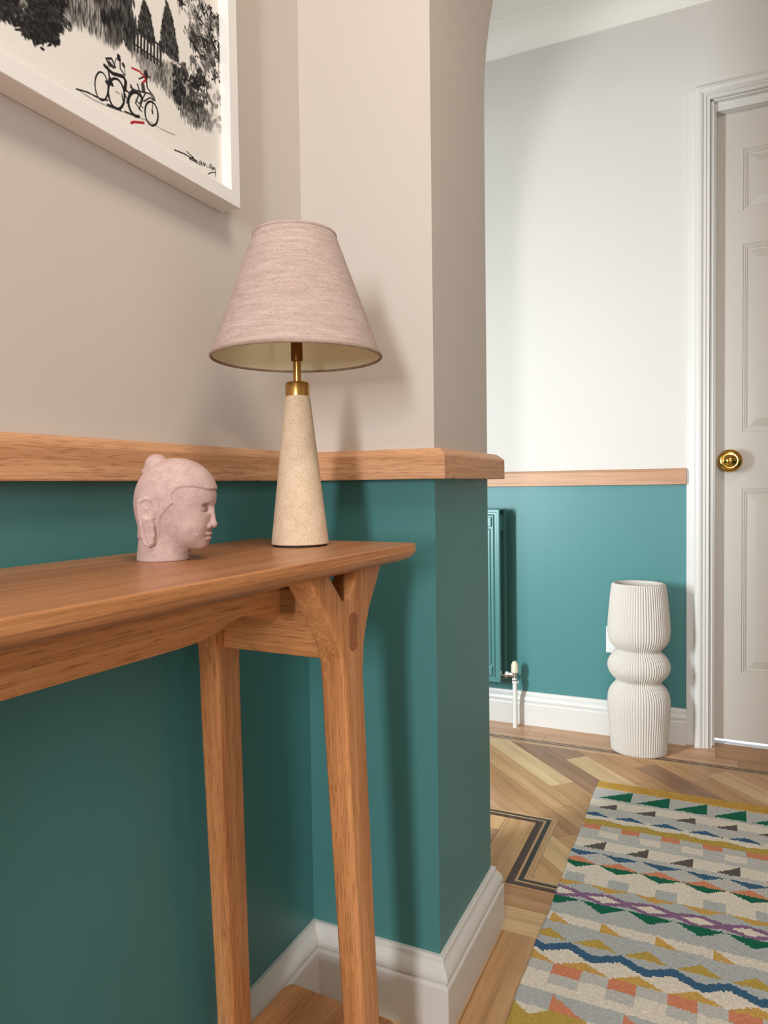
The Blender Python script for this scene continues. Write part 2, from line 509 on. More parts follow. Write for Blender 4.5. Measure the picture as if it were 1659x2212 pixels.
# far wall with the door opening
DX0, DX1, DZ = 0.592, 1.354, 1.915
bm = bmesh.new()
LX0, LX1, LZ = DX0-0.006, DX1+0.006, 1.952
add_prism(bm, [(-1.5, WY, 0), (LX0, WY, 0), (LX0, WY, LZ), (LX1, WY, LZ), (LX1, WY, 0), (XR+0.1, WY, 0), (XR+0.1, WY, ZC), (-1.5, WY, ZC)], (0, 0.12, 0))
struct(from_bm('wall_far', bm, M['wall_hall']))
struct(box('ceiling', -1.5, XR+0.1, YB, WY+0.12, ZC, ZC+0.08, M['ceiling']))
# coving
prof = [(0, 2.246), (0.004, 2.246)]
for i in range(9):
    t = math.pi/2*i/8
    prof.append((0.004+0.072*(1-math.cos(t)), 2.25+0.066*math.sin(t)))
prof += [(0.080, ZC), (0, ZC)]
struct(moulding('trim_1', prof, (-1.4, WY), (XR, WY), (0, -1), 0, 0, M['ceiling']))

# skirting boards -------------------------------------------------------------
SK = [(0, 0.111), (0.005, 0.1108), (0.0075, 0.109), (0.0082, 0.106), (0.0085, 0.1035), (0.0105, 0.1), (0.0135, 0.0965), (0.0165, 0.0915),
      (0.0182, 0.0865), (0.0185, 0.0815), (0.0172, 0.0785), (0.0160, 0.0775), (0.0160, 0.0755), (0.0192, 0.0735), (0.0200, 0.071), (0.0200, 0.0), (0, 0)]
struct(moulding('baseboard_left', SK, (0, YB), (0, 0), (1, 0), 0, -1, M['white']))
struct(moulding('baseboard_pier_front', SK, (0, 0), (PX, 0), (0, -1), -1, 1, M['white']))
struct(moulding('baseboard_pier_side', SK, (PX, 0), (PX, PY), (1, 0), 1, 1, M['white']))
struct(moulding('baseboard_hall', SK, (PX, PY), (-0.10, PY), (0, 1), 1, 0, M['white']))
struct(moulding('baseboard_far', SK, (-1.4, WY), (0.516, WY), (0, -1), 0, 0, M['white']))
struct(moulding('baseboard_right', SK, (XR, WY), (XR, PY), (-1, 0), 0, 0, M['white']))

# oak dado rails -----------------------------------------------------------------
RL = [(0, 0.8745), (0.013, 0.8735), (0.0155, 0.872), (0.0238, 0.8645), (0.0250, 0.862), (0.0250, 0.8305), (0.0244, 0.829), (0, 0.829)]
struct(moulding('trim_2', RL, (0, YB), (0, 0), (1, 0), 0, -1, M['rail']))
struct(moulding('trim_3', RL, (0, 0), (PX, 0), (0, -1), -1, 1, M['rail_x']))
struct(moulding('trim_4', RL, (PX, 0), (PX, PY), (1, 0), 1, 1, M['rail']))
struct(moulding('trim_5', RL, (PX, PY), (-0.09, PY), (0, 1), 1, 0, M['rail_x']))
RF = [(0, 0.861), (0.010, 0.8605), (0.017, 0.857), (0.020, 0.852), (0.020, 0.8125), (0.019, 0.811), (0, 0.811)]
struct(moulding('trim_6', RF, (-1.4, WY), (0.516, WY), (0, -1), 0, 0, M['rail_far']))

# door casing: flat board plus moulded architrave ------------------------------------
tr = struct(empty('trim_7', (DX0, WY, 0)))
def loc_box(name, x0, x1, y0, y1, z0, z1, mat, parent, bev=0.0):
    o = parent.location
    return box(name, x0-o.x, x1-o.x, y0-o.y, y1-o.y, z0-o.z, z1-o.z, mat, parent, bev)
loc_box('backing_board', 0.516, DX0-0.010, WY-0.009, WY, 0, 1.995, M['white'], tr, 0.001)
loc_box('backing_board', DX1+0.010, DX1+0.076, WY-0.009, WY, 0, 1.995, M['white'], tr, 0.001)
AR = [(0.0, 0.0), (0.0, 0.012), (0.003, 0.015), (0.006, 0.0165), (0.012, 0.0175), (0.018, 0.0165), (0.0225, 0.013), (0.024, 0.0105), (0.0255, 0.0105), (0.0265, 0.0135),
      (0.030, 0.0135), (0.031, 0.0095), (0.0325, 0.0095), (0.0335, 0.011), (0.040, 0.011), (0.0415, 0.009), (0.0415, 0.0)]
OX, OZ, AY = 0.5385, 1.995, WY-0.009
def architrave(pts0, pts1, name):
    """profile swept between two mitred ends"""
    bm = bmesh.new()
    A = [bm.verts.new(p) for p in pts0]; B = [bm.verts.new(p) for p in pts1]
    n = len(A)
    for i in range(n):
        bm.faces.new((A[i], A[(i+1) % n], B[(i+1) % n], B[i]))
    bm.faces.new(A); bm.faces.new(B)
    return from_bm(name, bm, M['white'], tr)
ox, oy = DX0, WY
OXR = DX1+0.0535
loc = lambda x, y, z: (x-ox, y-oy, z)
architrave([loc(OX+w, AY-h, 0) for w, h in AR], [loc(OX+w, AY-h, OZ-w) for w, h in AR], 'architrave')
architrave([loc(OX+w, AY-h, OZ-w) for w, h in AR], [loc(OXR-w, AY-h, OZ-w) for w, h in AR], 'architrave')
architrave([loc(OXR-w, AY-h, 0) for w, h in AR], [loc(OXR-w, AY-h, OZ-w) for w, h in AR], 'architrave')
loc_box('head_board', DX0-0.010, DX1+0.010, WY-0.009, WY, OZ-0.042, OZ, M['white'], tr)
# lining and stop
loc_box('lining', LX0-0.012, LX0+0.003, WY-0.009, WY+0.12, 0, LZ, M['white'], tr)
loc_box('lining', LX1-0.003, LX1+0.012, WY-0.009, WY+0.12, 0, LZ, M['white'], tr)
loc_box('lining', LX0-0.012, LX1+0.012, WY-0.009, WY+0.12, LZ-0.003, LZ+0.035, M['white'], tr)
loc_box('stop', LX0+0.003, LX0+0.010, WY+0.010, WY+0.038, 0, LZ-0.003, M['white'], tr)
loc_box('stop', LX0+0.010, LX1-0.010, WY+0.010, WY+0.038, LZ-0.027, LZ-0.003, M['white'], tr)
loc_box('threshold', LX0+0.003, LX1-0.003, WY+0.045, WY+0.25, -0.004, 0.002, M['metal_sill'], tr)

# door leaf ------------------------------------------------------------------------------
door = struct(empty('door_1', (DX0, WY+0.042, 0)))
DW, D0, D1 = DX1-DX0, 0.0155, 1.938
px = [(0.078, 0.078+0.262), (DW-0.34, DW-0.078)]
pz = [(0.2256, 0.7947), (0.9679, 1.5309), (1.6313, 1.8134)]
bm = bmesh.new()
xs = [0.001, px[0][0], px[0][1], px[1][0], px[1][1], DW-0.001]
zz = [D0, pz[0][0], pz[0][1], pz[1][0], pz[1][1], pz[2][0], pz[2][1], D1]
grid = {}
def gv(x, y, z):
    key = (round(x, 5), round(y, 5), round(z, 5))
    if key not in grid: grid[key] = bm.verts.new((x, y, z))
    return grid[key]
for i in range(5):
    for j in range(7):
        if i in (1, 3) and j in (1, 3, 5): continue
        bm.faces.new([gv(xs[i], 0, zz[j]), gv(xs[i+1], 0, zz[j]), gv(xs[i+1], 0, zz[j+1]), gv(xs[i], 0, zz[j+1])])
add_box(bm, 0.001, DW-0.001, 0.013, 0.036, D0, D1)
for e in [e for e in bm.edges if len(e.link_faces) == 1]:
    a, b = e.verts
    if abs(a.co.y) < 1e-6:
        c, d = bm.verts.new((a.co.x, 0.013, a.co.z)), bm.verts.new((b.co.x, 0.013, b.co.z))
        bm.faces.new((a, b, d, c))
M['door_grain'] = (lambda k: (k.color((0.565, 0.515, 0.455, 1)), k.rough(0.42, 0.4), k.bump(k.noise(k.coord((300, 300, 14)), 1.0, 3), 0.25, 0.0008), k.m)[-1])(N('white_grained_door_paint_shaded'))  # door colour lowered to stand in for shade on the leaf
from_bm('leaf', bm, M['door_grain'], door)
PP = [(0, 0.0), (0.001, 0.003), (0.006, 0.003), (0.0065, 0.006), (0.011, 0.006), (0.0115, 0.009), (0.016, 0.0095), (0.040, 0.003), (0.042, 0.003)]
for (x0, x1) in px:
    for (z0, z1) in pz:
        bm = bmesh.new(); prev = None
        for w, dp in PP:
            r_ = [bm.verts.new(q) for q in ((x0+w, dp, z0+w), (x1-w, dp, z0+w), (x1-w, dp, z1-w), (x0+w, dp, z1-w))]
            if prev:
                for i in range(4): bm.faces.new((prev[i], prev[(i+1) % 4], r_[(i+1) % 4], r_[i]))
            prev = r_
        bm.faces.new(prev)
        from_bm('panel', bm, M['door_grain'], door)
KX, KZ = 0.044, 0.880
kn = lathe('knob', [(0.006, -0.004), (0.012, -0.006), (0.011, -0.022), (0.014, -0.028), (0.026, -0.033), (0.0335, -0.040), (0.0345, -0.046), (0.032, -0.052),
                    (0.026, -0.056), (0.021, -0.0568), (0.019, -0.0565), (0.0165, -0.0575), (0.012, -0.061), (0.006, -0.0635), (0.001, -0.064)],
           M['brass'], door, 48, 'y', (KX, 0, KZ))
lathe('rose', [(0.001, 0.0), (0.026, 0.0), (0.026, -0.003), (0.022, -0.006), (0.001, -0.007)], M['brass'], kn, 40, 'y', (KX, 0, KZ))
# ================================================================= OBJECTS
# ---- console table -----------------------------------------------------------
PHI = -0.045
table = empty('console_table', (0.263, -0.183, 0), PHI)
tag(table, 'narrow oak console table with forked Y-shaped legs and a low shelf', 'table')
TZ, LEN = 0.750, 1.12
def rounded_rect(x0, x1, y0, y1, r, n=6):
    pts = []
    for cx_, cy_, a0 in ((x1-r, y1-r, 0), (x0+r, y1-r, 90), (x0+r, y0+r, 180), (x1-r, y0+r, 270)):
        for i in range(n+1):
            a = math.radians(a0+90*i/n)
            pts.append((cx_+r*math.cos(a), cy_+r*math.sin(a)))
    return pts
def slab(name, x0, x1, y0, y1, ztop, prof, r, mat, parent):
    """rounded board whose edge follows prof = [(inset, drop)]"""
    bm = bmesh.new(); prev = None; first = None
    for ins, dr in prof:
        ring = [bm.verts.new((x, y, ztop-dr)) for x, y in rounded_rect(x0+ins, x1-ins, y0+ins, y1-ins, max(r-ins*0.5, 0.001))]
        if prev:
            n = len(ring)
            for i in range(n): bm.faces.new((prev[i], prev[(i+1) % n], ring[(i+1) % n], ring[i]))
        else: first = ring
        prev = ring
    bm.faces.new(first); bm.faces.new(prev[::-1])
    bmesh.ops.recalc_face_normals(bm, faces=bm.faces)
    return from_bm(name, bm, mat, parent)
slab('tabletop', -0.238, 0.004, -LEN, 0.0, TZ, [(0.0015, 0), (0.0004, 0.0005), (0, 0.0015), (0, 0.0095), (0.0015, 0.0125), (0.0045, 0.0160), (0.009, 0.0190), (0.015, 0.0212), (0.022, 0.022)], 0.006, M['top'], table)
slab('shelf', -0.205, -0.036, -LEN-0.008, 0.008, 0.130, [(0.002, 0), (0.0006, 0.0006), (0, 0.002), (0, 0.010), (0.002, 0.014), (0.007, 0.018)], 0.012, M['shelf'], table)

# Y-shaped leg outline in (y, z), drawn for the far end; mirrored for the near end
ZU = TZ-0.022
OUT = [(-0.094, 0.55), (-0.0955, 0.612), (-0.092, 0.643), (-0.0845, 0.664), (-0.077, 0.682), (-0.060, 0.707), (-0.046, ZU+0.0015),
       (-0.100, ZU+0.0015), (-0.117, 0.708), (-0.1245, 0.7005), (-0.131, 0.697), (-0.1375, 0.6995), (-0.145, 0.708), (-0.164, ZU+0.0015),
       (-0.204, ZU+0.0015), (-0.190, 0.712), (-0.174, 0.690), (-0.158, 0.668), (-0.146, 0.649), (-0.1395, 0.630), (-0.1375, 0.60), (-0.1365, 0.55)]
def make_leg(xf, xb, sx, mirror):
    """xf, xb: room-side and wall-side faces at the top; the foot splays by sx"""
    bm = bmesh.new()
    zs_ = [0.40, 0.2, 0.0]
    pts = [p for p in OUT]
    for z in zs_:
        t = (0.55-z)/0.55
        pts.append((-0.1365+0.026*t, z))
    low = []
    for z in zs_[::-1]:
        t = (0.55-z)/0.55
        low.append((-0.094+0.018*t, z))
    pts = pts+low
    n = len(pts)
    def co(p, x):
        t = max(0, (0.66-p[1])/0.66)
        xm = (xf+xb)/2
        xx = xm+(x-xm)*(1-0.16*t)+sx*t
        y = p[0] if not mirror else -LEN-p[0]
        return (xx, y, p[1])
    A = [bm.verts.new(co(p, xf)) for p in pts]; B = [bm.verts.new(co(p, xb)) for p in pts]
    fa = bm.faces.new(A); fb = bm.faces.new(B[::-1])
    for i in range(n): bm.faces.new((A[i], B[i], B[(i+1) % n], A[(i+1) % n]))
    bmesh.ops.recalc_face_normals(bm, faces=bm.faces)
    es = [e for e in fa.edges if max(v.co.z for v in e.verts) <= ZU+0.0005 or abs(e.verts[0].co.z-e.verts[1].co.z) > 1e-4]
    es += [e for e in fb.edges if max(v.co.z for v in e.verts) <= ZU+0.0005 or abs(e.verts[0].co.z-e.verts[1].co.z) > 1e-4]
    bmesh.ops.bevel(bm, geom=es, offset=0.0042, segments=4, affect='EDGES', profile=0.5, clamp_overlap=True)
    for f in bm.faces: f.smooth = True
    for e in bm.edges:
        if len(e.link_faces) == 2 and e.calc_face_angle(0) > 0.55: e.smooth = False
    return from_bm('leg', bm, M['leg'], table, normals=False)
LF = (-0.020, -0.051); LR = (-0.193, -0.224)
for mir in (False, True):
    for xf, xb, sx in ((LF[0], LF[1], 0.014), (LR[0], LR[1], -0.006)):
        lg = make_leg(xf, xb, sx, mir)
        # end grain of the through tenon
        bm = bmesh.new()
        pts = []
        for cy_, cz_, a0 in ((-0.1175, 0.676, 0), (-0.1175, 0.646, 180)):
            for i in range(9):
                a = math.radians(a0+180*i/8)
                y = cy_+0.0085*math.cos(a)
                pts.append((xf-0.0030, y if not mir else -LEN-y, cz_+0.0065*math.sin(a)))
        add_prism(bm, pts, (0.0037, 0, 0))
        from_bm('tenon', bm, M['tenon'], lg)
    ys = (-0.126, -0.106) if not mir else (-LEN+0.106, -LEN+0.126)
    box('apron', LR[0]-0.006, LF[1]+0.006, ys[0], ys[1], 0.629, 0.705, M['oak_x'], table, 0.0025)
    ys = (-0.118, -0.094) if not mir else (-LEN+0.094, -LEN+0.118)
    box('shelf_bearer', LR[0]-0.010, LF[1]+0.014, ys[0], ys[1], 0.082, 0.1125, M['oak_x'], table, 0.002)
# long beam under the top with shaped ends
def beam(x0, x1):
    e0 = -0.176
    pf = [(e0-0.009, ZU+0.001), (e0-0.002, ZU-0.010), (e0, ZU-0.016), (e0-0.0005, 0.690), (e0-0.004, 0.6835), (e0-0.011, 0.6805), (e0-0.020, 0.682),
          (e0-0.032, 0.6875), (e0-0.045, 0.6925), (e0-0.060, 0.6940), (e0-0.078, 0.6905), (e0-0.098, 0.6845), (e0-0.12, 0.6815), (e0-0.15, 0.6805)]
    full = pf+[(-LEN-y, z) for y, z in pf[::-1]]
    bm = bmesh.new()
    add_prism(bm, [(x0, y, z) for y, z in full], (x1-x0, 0, 0))
    bmesh.ops.recalc_face_normals(bm, faces=bm.faces)
    es = [e for e in bm.edges if abs(e.verts[0].co.x-e.verts[1].co.x) < 1e-6]
    bmesh.ops.bevel(bm, geom=es, offset=0.002, segments=2, affect='EDGES')
    for f in bm.faces: f.smooth = True
    for e in bm.edges:
        if len(e.link_faces) == 2 and e.calc_face_angle(0) > 0.5: e.smooth = False
    return from_bm('beam', bm, M['oak_y'], table, normals=False)
beam(-0.100, -0.073)

# ---- lamp ------------------------------------------------------------------------
lamp = tag(empty('table_lamp', (0.147, -0.258, TZ)), 'table lamp with oatmeal linen shade, brass neck and speckled stone cone base', 'lamp')
lathe('felt_pad', [(0.001, 0), (0.0318, 0), (0.0318, 0.0022), (0.001, 0.0022)], M['dark'], lamp, 64)
lathe('stone_base', [(0.001, 0.002), (0.0325, 0.002), (0.0338, 0.0028), (0.0339, 0.0045), (0.0148, 0.1755), (0.0143, 0.1768), (0.001, 0.1770)], M['stone'], lamp, 72)
lathe('brass_collar', [(0.001, 0.1768), (0.0143, 0.1768), (0.0143, 0.1905), (0.0136, 0.1925), (0.0120, 0.1934), (0.001, 0.1936)], M['brass_lamp'], lamp, 56)
lathe('stem', [(0.0062, 0.1934), (0.0062, 0.1945), (0.0047, 0.195), (0.0047, 0.2195), (0.001, 0.2195)], M['brass_lamp'], lamp, 40)
lathe('lamp_holder', [(0.001, 0.218), (0.0060, 0.218), (0.0070, 0.2190), (0.0070, 0.244), (0.0125, 0.2445), (0.0125, 0.278), (0.001, 0.278)], M['bronze'], lamp, 40)
SB, ST, RB, RT = 0.2225, 0.3640, 0.1000, 0.0485
sh = lathe('lamp_shade', [(RB, SB), (RT, ST), (RT-0.0012, ST), (RB-0.0012, SB)], M['linen'], lamp, 96, close=True)
lathe('lining', [(RB-0.0012, SB+0.0004), (RT-0.0012, ST-0.0004), (RT-0.0017, ST-0.0004), (RB-0.0017, SB+0.0004)], M['lining'], sh, 96, close=True)
def torus_prof(R, z, r, n=10): return [(R+r*math.cos(2*math.pi*i/n), z+r*1.3*math.sin(2*math.pi*i/n)) for i in range(n)]
lathe('binding', torus_prof(RB-0.0004, SB+0.0003, 0.0017), M['linen_trim'], sh, 96, close=True, sharp=3)
lathe('binding', torus_prof(RT-0.0004, ST-0.0003, 0.0015), M['linen'], sh, 96, close=True, sharp=3)
lathe('shade_ring', [(0.0125, 0.2465), (0.0215, 0.2465), (0.0225, 0.2485), (0.0215, 0.2505), (0.0125, 0.2505)], M['plastic'], sh, 48, close=True)
for i in range(3):
    a = 2*math.pi*i/3+0.4
    bm = bmesh.new()
    r0, r1 = 0.020, RB-(RB-RT)*(0.27-SB)/(ST-SB)-0.001
    z0, z1 = 0.2485, 0.270
    d = Vector((math.cos(a), math.sin(a), 0)); s_ = Vector((-d.y, d.x, 0))*0.0011
    ring = []
    for r_, z_ in ((r0, z0), (r1, z1)):
        c0 = d*r_+Vector((0, 0, z_))
        ring.append([bm.verts.new(c0+s_), bm.verts.new(c0+Vector((0, 0, 0.0011))), bm.verts.new(c0-s_), bm.verts.new(c0-Vector((0, 0, 0.0011)))])
    for k in range(4): bm.faces.new((ring[0][k], ring[0][(k+1) % 4], ring[1][(k+1) % 4], ring[1][k]))
    bm.faces.new(ring[0]); bm.faces.new(ring[1])
    from_bm('shade_spoke', bm, M['plastic'], sh)

# ---- stone head ---------------------------------------------------------------------
def surface_nets(F, org, h):
    neg = F < 0
    nx, ny, nz = F.shape
    acc = np.zeros((nx-1, ny-1, nz-1, 3)); cnt = np.zeros((nx-1, ny-1, nz-1))
    corners = [(i, j, k) for i in (0, 1) for j in (0, 1) for k in (0, 1)]
    sl = lambda A, c: A[c[0]:nx-1+c[0], c[1]:ny-1+c[1], c[2]:nz-1+c[2]]
    for c in corners:
        for ax in range(3):
            if c[ax]: continue
            d = list(c); d[ax] = 1
            a, b = sl(F, c), sl(F, d)
            x = sl(neg, c) != sl(neg, d)
            t = np.where(x, a/np.where(x, a-b, 1), 0)
            for q in range(3):
                acc[..., q] += np.where(x, c[q]+(t if q == ax else 0), 0)
            cnt += x
    act = cnt > 0
    ids = -np.ones(act.shape, int)
    ids[act] = np.arange(act.sum())
    idx = np.argwhere(act)
    V = (idx+acc[act]/cnt[act][:, None])*h+np.array(org)
    Q = []
    for ax in range(3):
        a = [slice(1, -1)]*3; a[ax] = slice(0, -1)
        b = [slice(1, -1)]*3; b[ax] = slice(1, None)
        n0, n1 = neg[tuple(a)], neg[tuple(b)]
        for flip, msk in ((False, n0 & ~n1), (True, ~n0 & n1)):
            p = np.argwhere(msk)
            p[:, [i for i in range(3) if i != ax]] += 1
            u, v = [i for i in range(3) if i != ax]
            def g(du, dv):
                r_ = p.copy(); r_[:, u] += du; r_[:, v] += dv
                return ids[r_[:, 0], r_[:, 1], r_[:, 2]]
            q = np.stack([g(-1, -1), g(0, -1), g(0, 0), g(-1, 0)], 1)
            if flip != (ax == 1): q = q[:, ::-1]
            Q.append(q)
    Q = np.concatenate(Q)
    Q = Q[(Q >= 0).all(1)]
    return V, Q

def head_field():
    h = 0.80
    org = (-45.0, -37.0, -4.0)
    n = (116, 93, 142)
    ax = [org[i]+h*np.arange(n[i]) for i in range(3)]
    X, Y, Z = np.meshgrid(*ax, indexing='ij', sparse=True)
    AY_ = np.abs(Y)
    def ell(c, r):
        q = np.sqrt(((X-c[0])/r[0])**2+((AY_-c[1])/r[1])**2+((Z-c[2])/r[2])**2)
        return (q-1)*min(r)
    def cap(a, b, ra, rb):
        a, b = np.array(a, float), np.array(b, float); d = b-a
        t = np.clip(((X-a[0])*d[0]+(AY_-a[1])*d[1]+(Z-a[2])*d[2])/(d@d), 0, 1)
        return np.sqrt((X-a[0]-t*d[0])**2+(AY_-a[1]-t*d[1])**2+(Z-a[2]-t*d[2])**2)-(ra+(rb-ra)*t)
    def su(a, b, k):
        m = np.clip(0.5+0.5*(b-a)/k, 0, 1)
        return b+(a-b)*m-k*m*(1-m)
    def ss(a, b, k):  # subtract b from a
        m = np.clip(0.5-0.5*(a+b)/k, 0, 1)
        return a+(-b-a)*m+k*m*(1-m)
    skull = ell((3.2, 0, 65.0), (39.5, 31, 36.0))
    back = ell((-8, 0, 50), (29.5, 27, 34))
    face = ell((11.5, 0, 42), (26.5, 25.5, 32.0))
    F = su(su(skull, back, 8), face, 8)
    F = su(F, ell((26.5, 0, 19), (8.5, 11, 8.5)), 7)               # chin
    F = su(F, ell((17.5, 12, 33), (15.5, 11.5, 15)), 6)            # cheeks
    # neck: oval frustum
    zc = np.clip(Z/36, 0, 1)
    cx_ = -12.5+2.5*zc; rx = 26.5-1.5*zc; ry = 24-2.0*zc
    neck = (np.sqrt(((X-cx_)/rx)**2+(AY_/ry)**2)-1)*24
    neck = np.maximum(np.maximum(neck, -Z), Z-40)
    F = su(F, neck, 3)
    # hair step along the hairline
    poly = np.array([(60, 70), (40, 70.5), (30, 73.5), (19.6, 73.5), (14, 71.5), (10.8, 68), (9.3, 64), (9.8, 60.5), (11, 58), (6.5, 54.5), (2, 50), (-3, 44), (-6, 30), (-8, 22), (-60, 24), (-60, 140), (60, 140)])
    PXg, PZg = np.meshgrid(ax[0], ax[2], indexing='ij')
    dist = np.full(PXg.shape, 1e9); ins = np.zeros(PXg.shape, bool)
    for i in range(len(poly)):
        a, b = poly[i], poly[(i+1) % len(poly)]; d = b-a
        t = np.clip(((PXg-a[0])*d[0]+(PZg-a[1])*d[1])/(d@d), 0, 1)
        dist = np.minimum(dist, np.hypot(PXg-a[0]-t*d[0], PZg-a[1]-t*d[1]))
        c = ((a[1] > PZg) != (b[1] > PZg)) & (PXg < (b[0]-a[0])*(PZg-a[1])/(b[1]-a[1]+1e-12)+a[0])
        ins ^= c
    sd = np.where(ins, dist, -dist)
    F = F-1.35*(1/(1+np.exp(-np.clip(sd/0.28, -40, 40))))[:, None, :]
    # top knot with its band
    F = su(F, cap((-17.5, 0, 89), (-17.0, 0, 95.0), 13.2, 11.9), 0.8)
    F = su(F, ell((-19.5, 0, 89), (12.8, 13.5, 4.0)), 1.2)
    # eye sockets, lids, brows
    F = ss(F, ell((40.5, 10.5, 52.0), (7.4, 8.5, 4.9)), 3)
    F = su(F, ell((31.3, 11.0, 51.2), (4.6, 7.2, 3.6)), 1.6)
    F = ss(F, cap((36.8, 5.5, 49.0), (34.2, 12, 48.2), 0.55, 0.6), 0.7)
    F = ss(F, cap((34.2, 12, 48.2), (29, 18, 49.4), 0.6, 0.5), 0.7)
    F = su(F, cap((39.8, 3.0, 56.0), (37.8, 10, 59.0), 1.6, 1.6), 1.4)
    F = su(F, cap((37.8, 10, 59.0), (30.2, 19, 57.0), 1.6, 1.1), 1.4)
    # nose
    F = su(F, cap((37.8, 0, 57), (39.2, 0, 36.5), 2.5, 3.9), 2.0)
    F = su(F, ell((40.0, 0, 35.4), (3.9, 4.0, 3.7)), 1.5)
    F = su(F, ell((35.8, 5.0, 34.4), (4.4, 3.3, 3.5)), 1.0)
    F = ss(F, ell((37.8, 3.0, 31.0), (2.2, 1.2, 1.2)), 0.8)
    # mouth
    F = ss(F, ell((38.0, 0, 29.6), (2.4, 1.2, 3.0)), 1.6)
    F = su(F, ell((33.5, 0, 26.2), (5.2, 8.2, 2.1)), 1.4)
    F = su(F, ell((32.4, 0, 21.6), (5.3, 6.8, 2.2)), 1.4)
    F = ss(F, cap((39.0, 0, 23.9), (34.2, 6.5, 23.9), 0.75, 0.7), 0.8)
    F = ss(F, cap((34.2, 6.5, 23.9), (30.5, 10.2, 25.2), 0.8, 0.9), 0.8)
    F = ss(F, ell((38.5, 0, 17.5), (4.0, 8, 2.0)), 2.0)
    # crease between neck and jaw
    F = ss(F, cap((16.5, 0, 6.5), (6, 16, 8.5), 0.5, 0.5), 0.8)
    # ears: long lobes, raised rim, hollow shell
    sc_ = 0.0655
    P = lambda x, y, l: ((x-800)*sc_, l, (1780-y)*sc_)
    F = su(F, ell((-15.5, 27.0, 51), (9.5, 4.2, 13.0)), 1.0)
    F = su(F, cap((-16, 26.0, 42), (-14.5, 24.0, 20), 6.8, 5.2), 1.0)
    F = ss(F, ell((-15.0, 33.0, 51.5), (5.6, 3.2, 8.4)), 1.2)
    F = ss(F, cap((-15.0, 32.9, 40), (-13.6, 30.2, 22), 1.4, 1.1), 1.0)
    rim = [(655,1110,29.4),(690,1000,29.8),(685,905,29.9),(630,845,30),(540,822,30),(455,858,29.8),(430,945,29.6),(442,1060,29.6),(458,1220,29.2),(470,1380,28.2),(500,1490,27.2),(555,1530,26.8),(610,1480,27.4),(636,1380,28.2),(632,1240,29.2)]
    for a, b in zip(rim[:-1], rim[1:]):
        F = su(F, cap(P(*a), P(*b), 1.8, 1.8), 1.0)
    inner = [(600,1080,29.6),(560,980,30),(520,960,30),(490,1060,30),(500,1200,29.8)]
    for a, b in zip(inner[:-1], inner[1:]):
        F = su(F, cap(P(*a), P(*b), 1.3, 1.3), 0.7)
    F = np.maximum(F, -Z)
    return F, org, h
F_, org_, h_ = head_field()
V_, Q_ = surface_nets(F_, org_, h_)
me = bpy.data.meshes.new('stone_head')
me.from_pydata((V_*0.001).tolist(), [], Q_.tolist())
me.update()
bmh = bmesh.new(); bmh.from_mesh(me)
bmesh.ops.recalc_face_normals(bmh, faces=bmh.faces); bmh.to_mesh(me); bmh.free()
head = link('stone_head', me, M['pink'], None, True)
head.scale = (0.975, 0.975, 0.975)
head.location = (0.1135, -0.4365, TZ); head.rotation_euler = (0, 0, math.radians(20))
tag(head, 'small pink cast stone head sculpture with topknot and long ear lobes on the console table', 'ornament')

# ---- framed ink painting ---------------------------------------------------------------
FY1, FZ0, FD, FWID, FW_, FH_ = -0.203, 1.1847, 0.031, 0.0185, 0.60, 0.44
pic = tag(empty('framed_picture', (0, FY1, FZ0)), 'framed ink wash painting of cycle rickshaws in a deep white box frame', 'picture')
def frame_side(p):
    """p: four (y, z) corners, outer pair then inner pair"""
    bm = bmesh.new()
    add_prism(bm, [(0.0005, a, b) for a, b in p], (FD-0.0005, 0, 0))
    bmesh.ops.recalc_face_normals(bm, faces=bm.faces)
    bevel_all(bm, 0.0006, 1)
    return from_bm('frame_side', bm, M['frame'], pic)
w = FWID
frame_side([(-FW_, 0), (0, 0), (-w, w), (-FW_+w, w)])
frame_side([(-FW_, FH_), (0, FH_), (-w, FH_-w), (-FW_+w, FH_-w)])
frame_side([(0, 0), (0, FH_), (-w, FH_-w), (-w, w)])
frame_side([(-FW_, 0), (-FW_, FH_), (-FW_+w, FH_-w), (-FW_+w, w)])
box('backing', 0.0008, 0.010, -FW_+w-0.0, -w+0.0, w, FH_-w, M['frame'], pic)
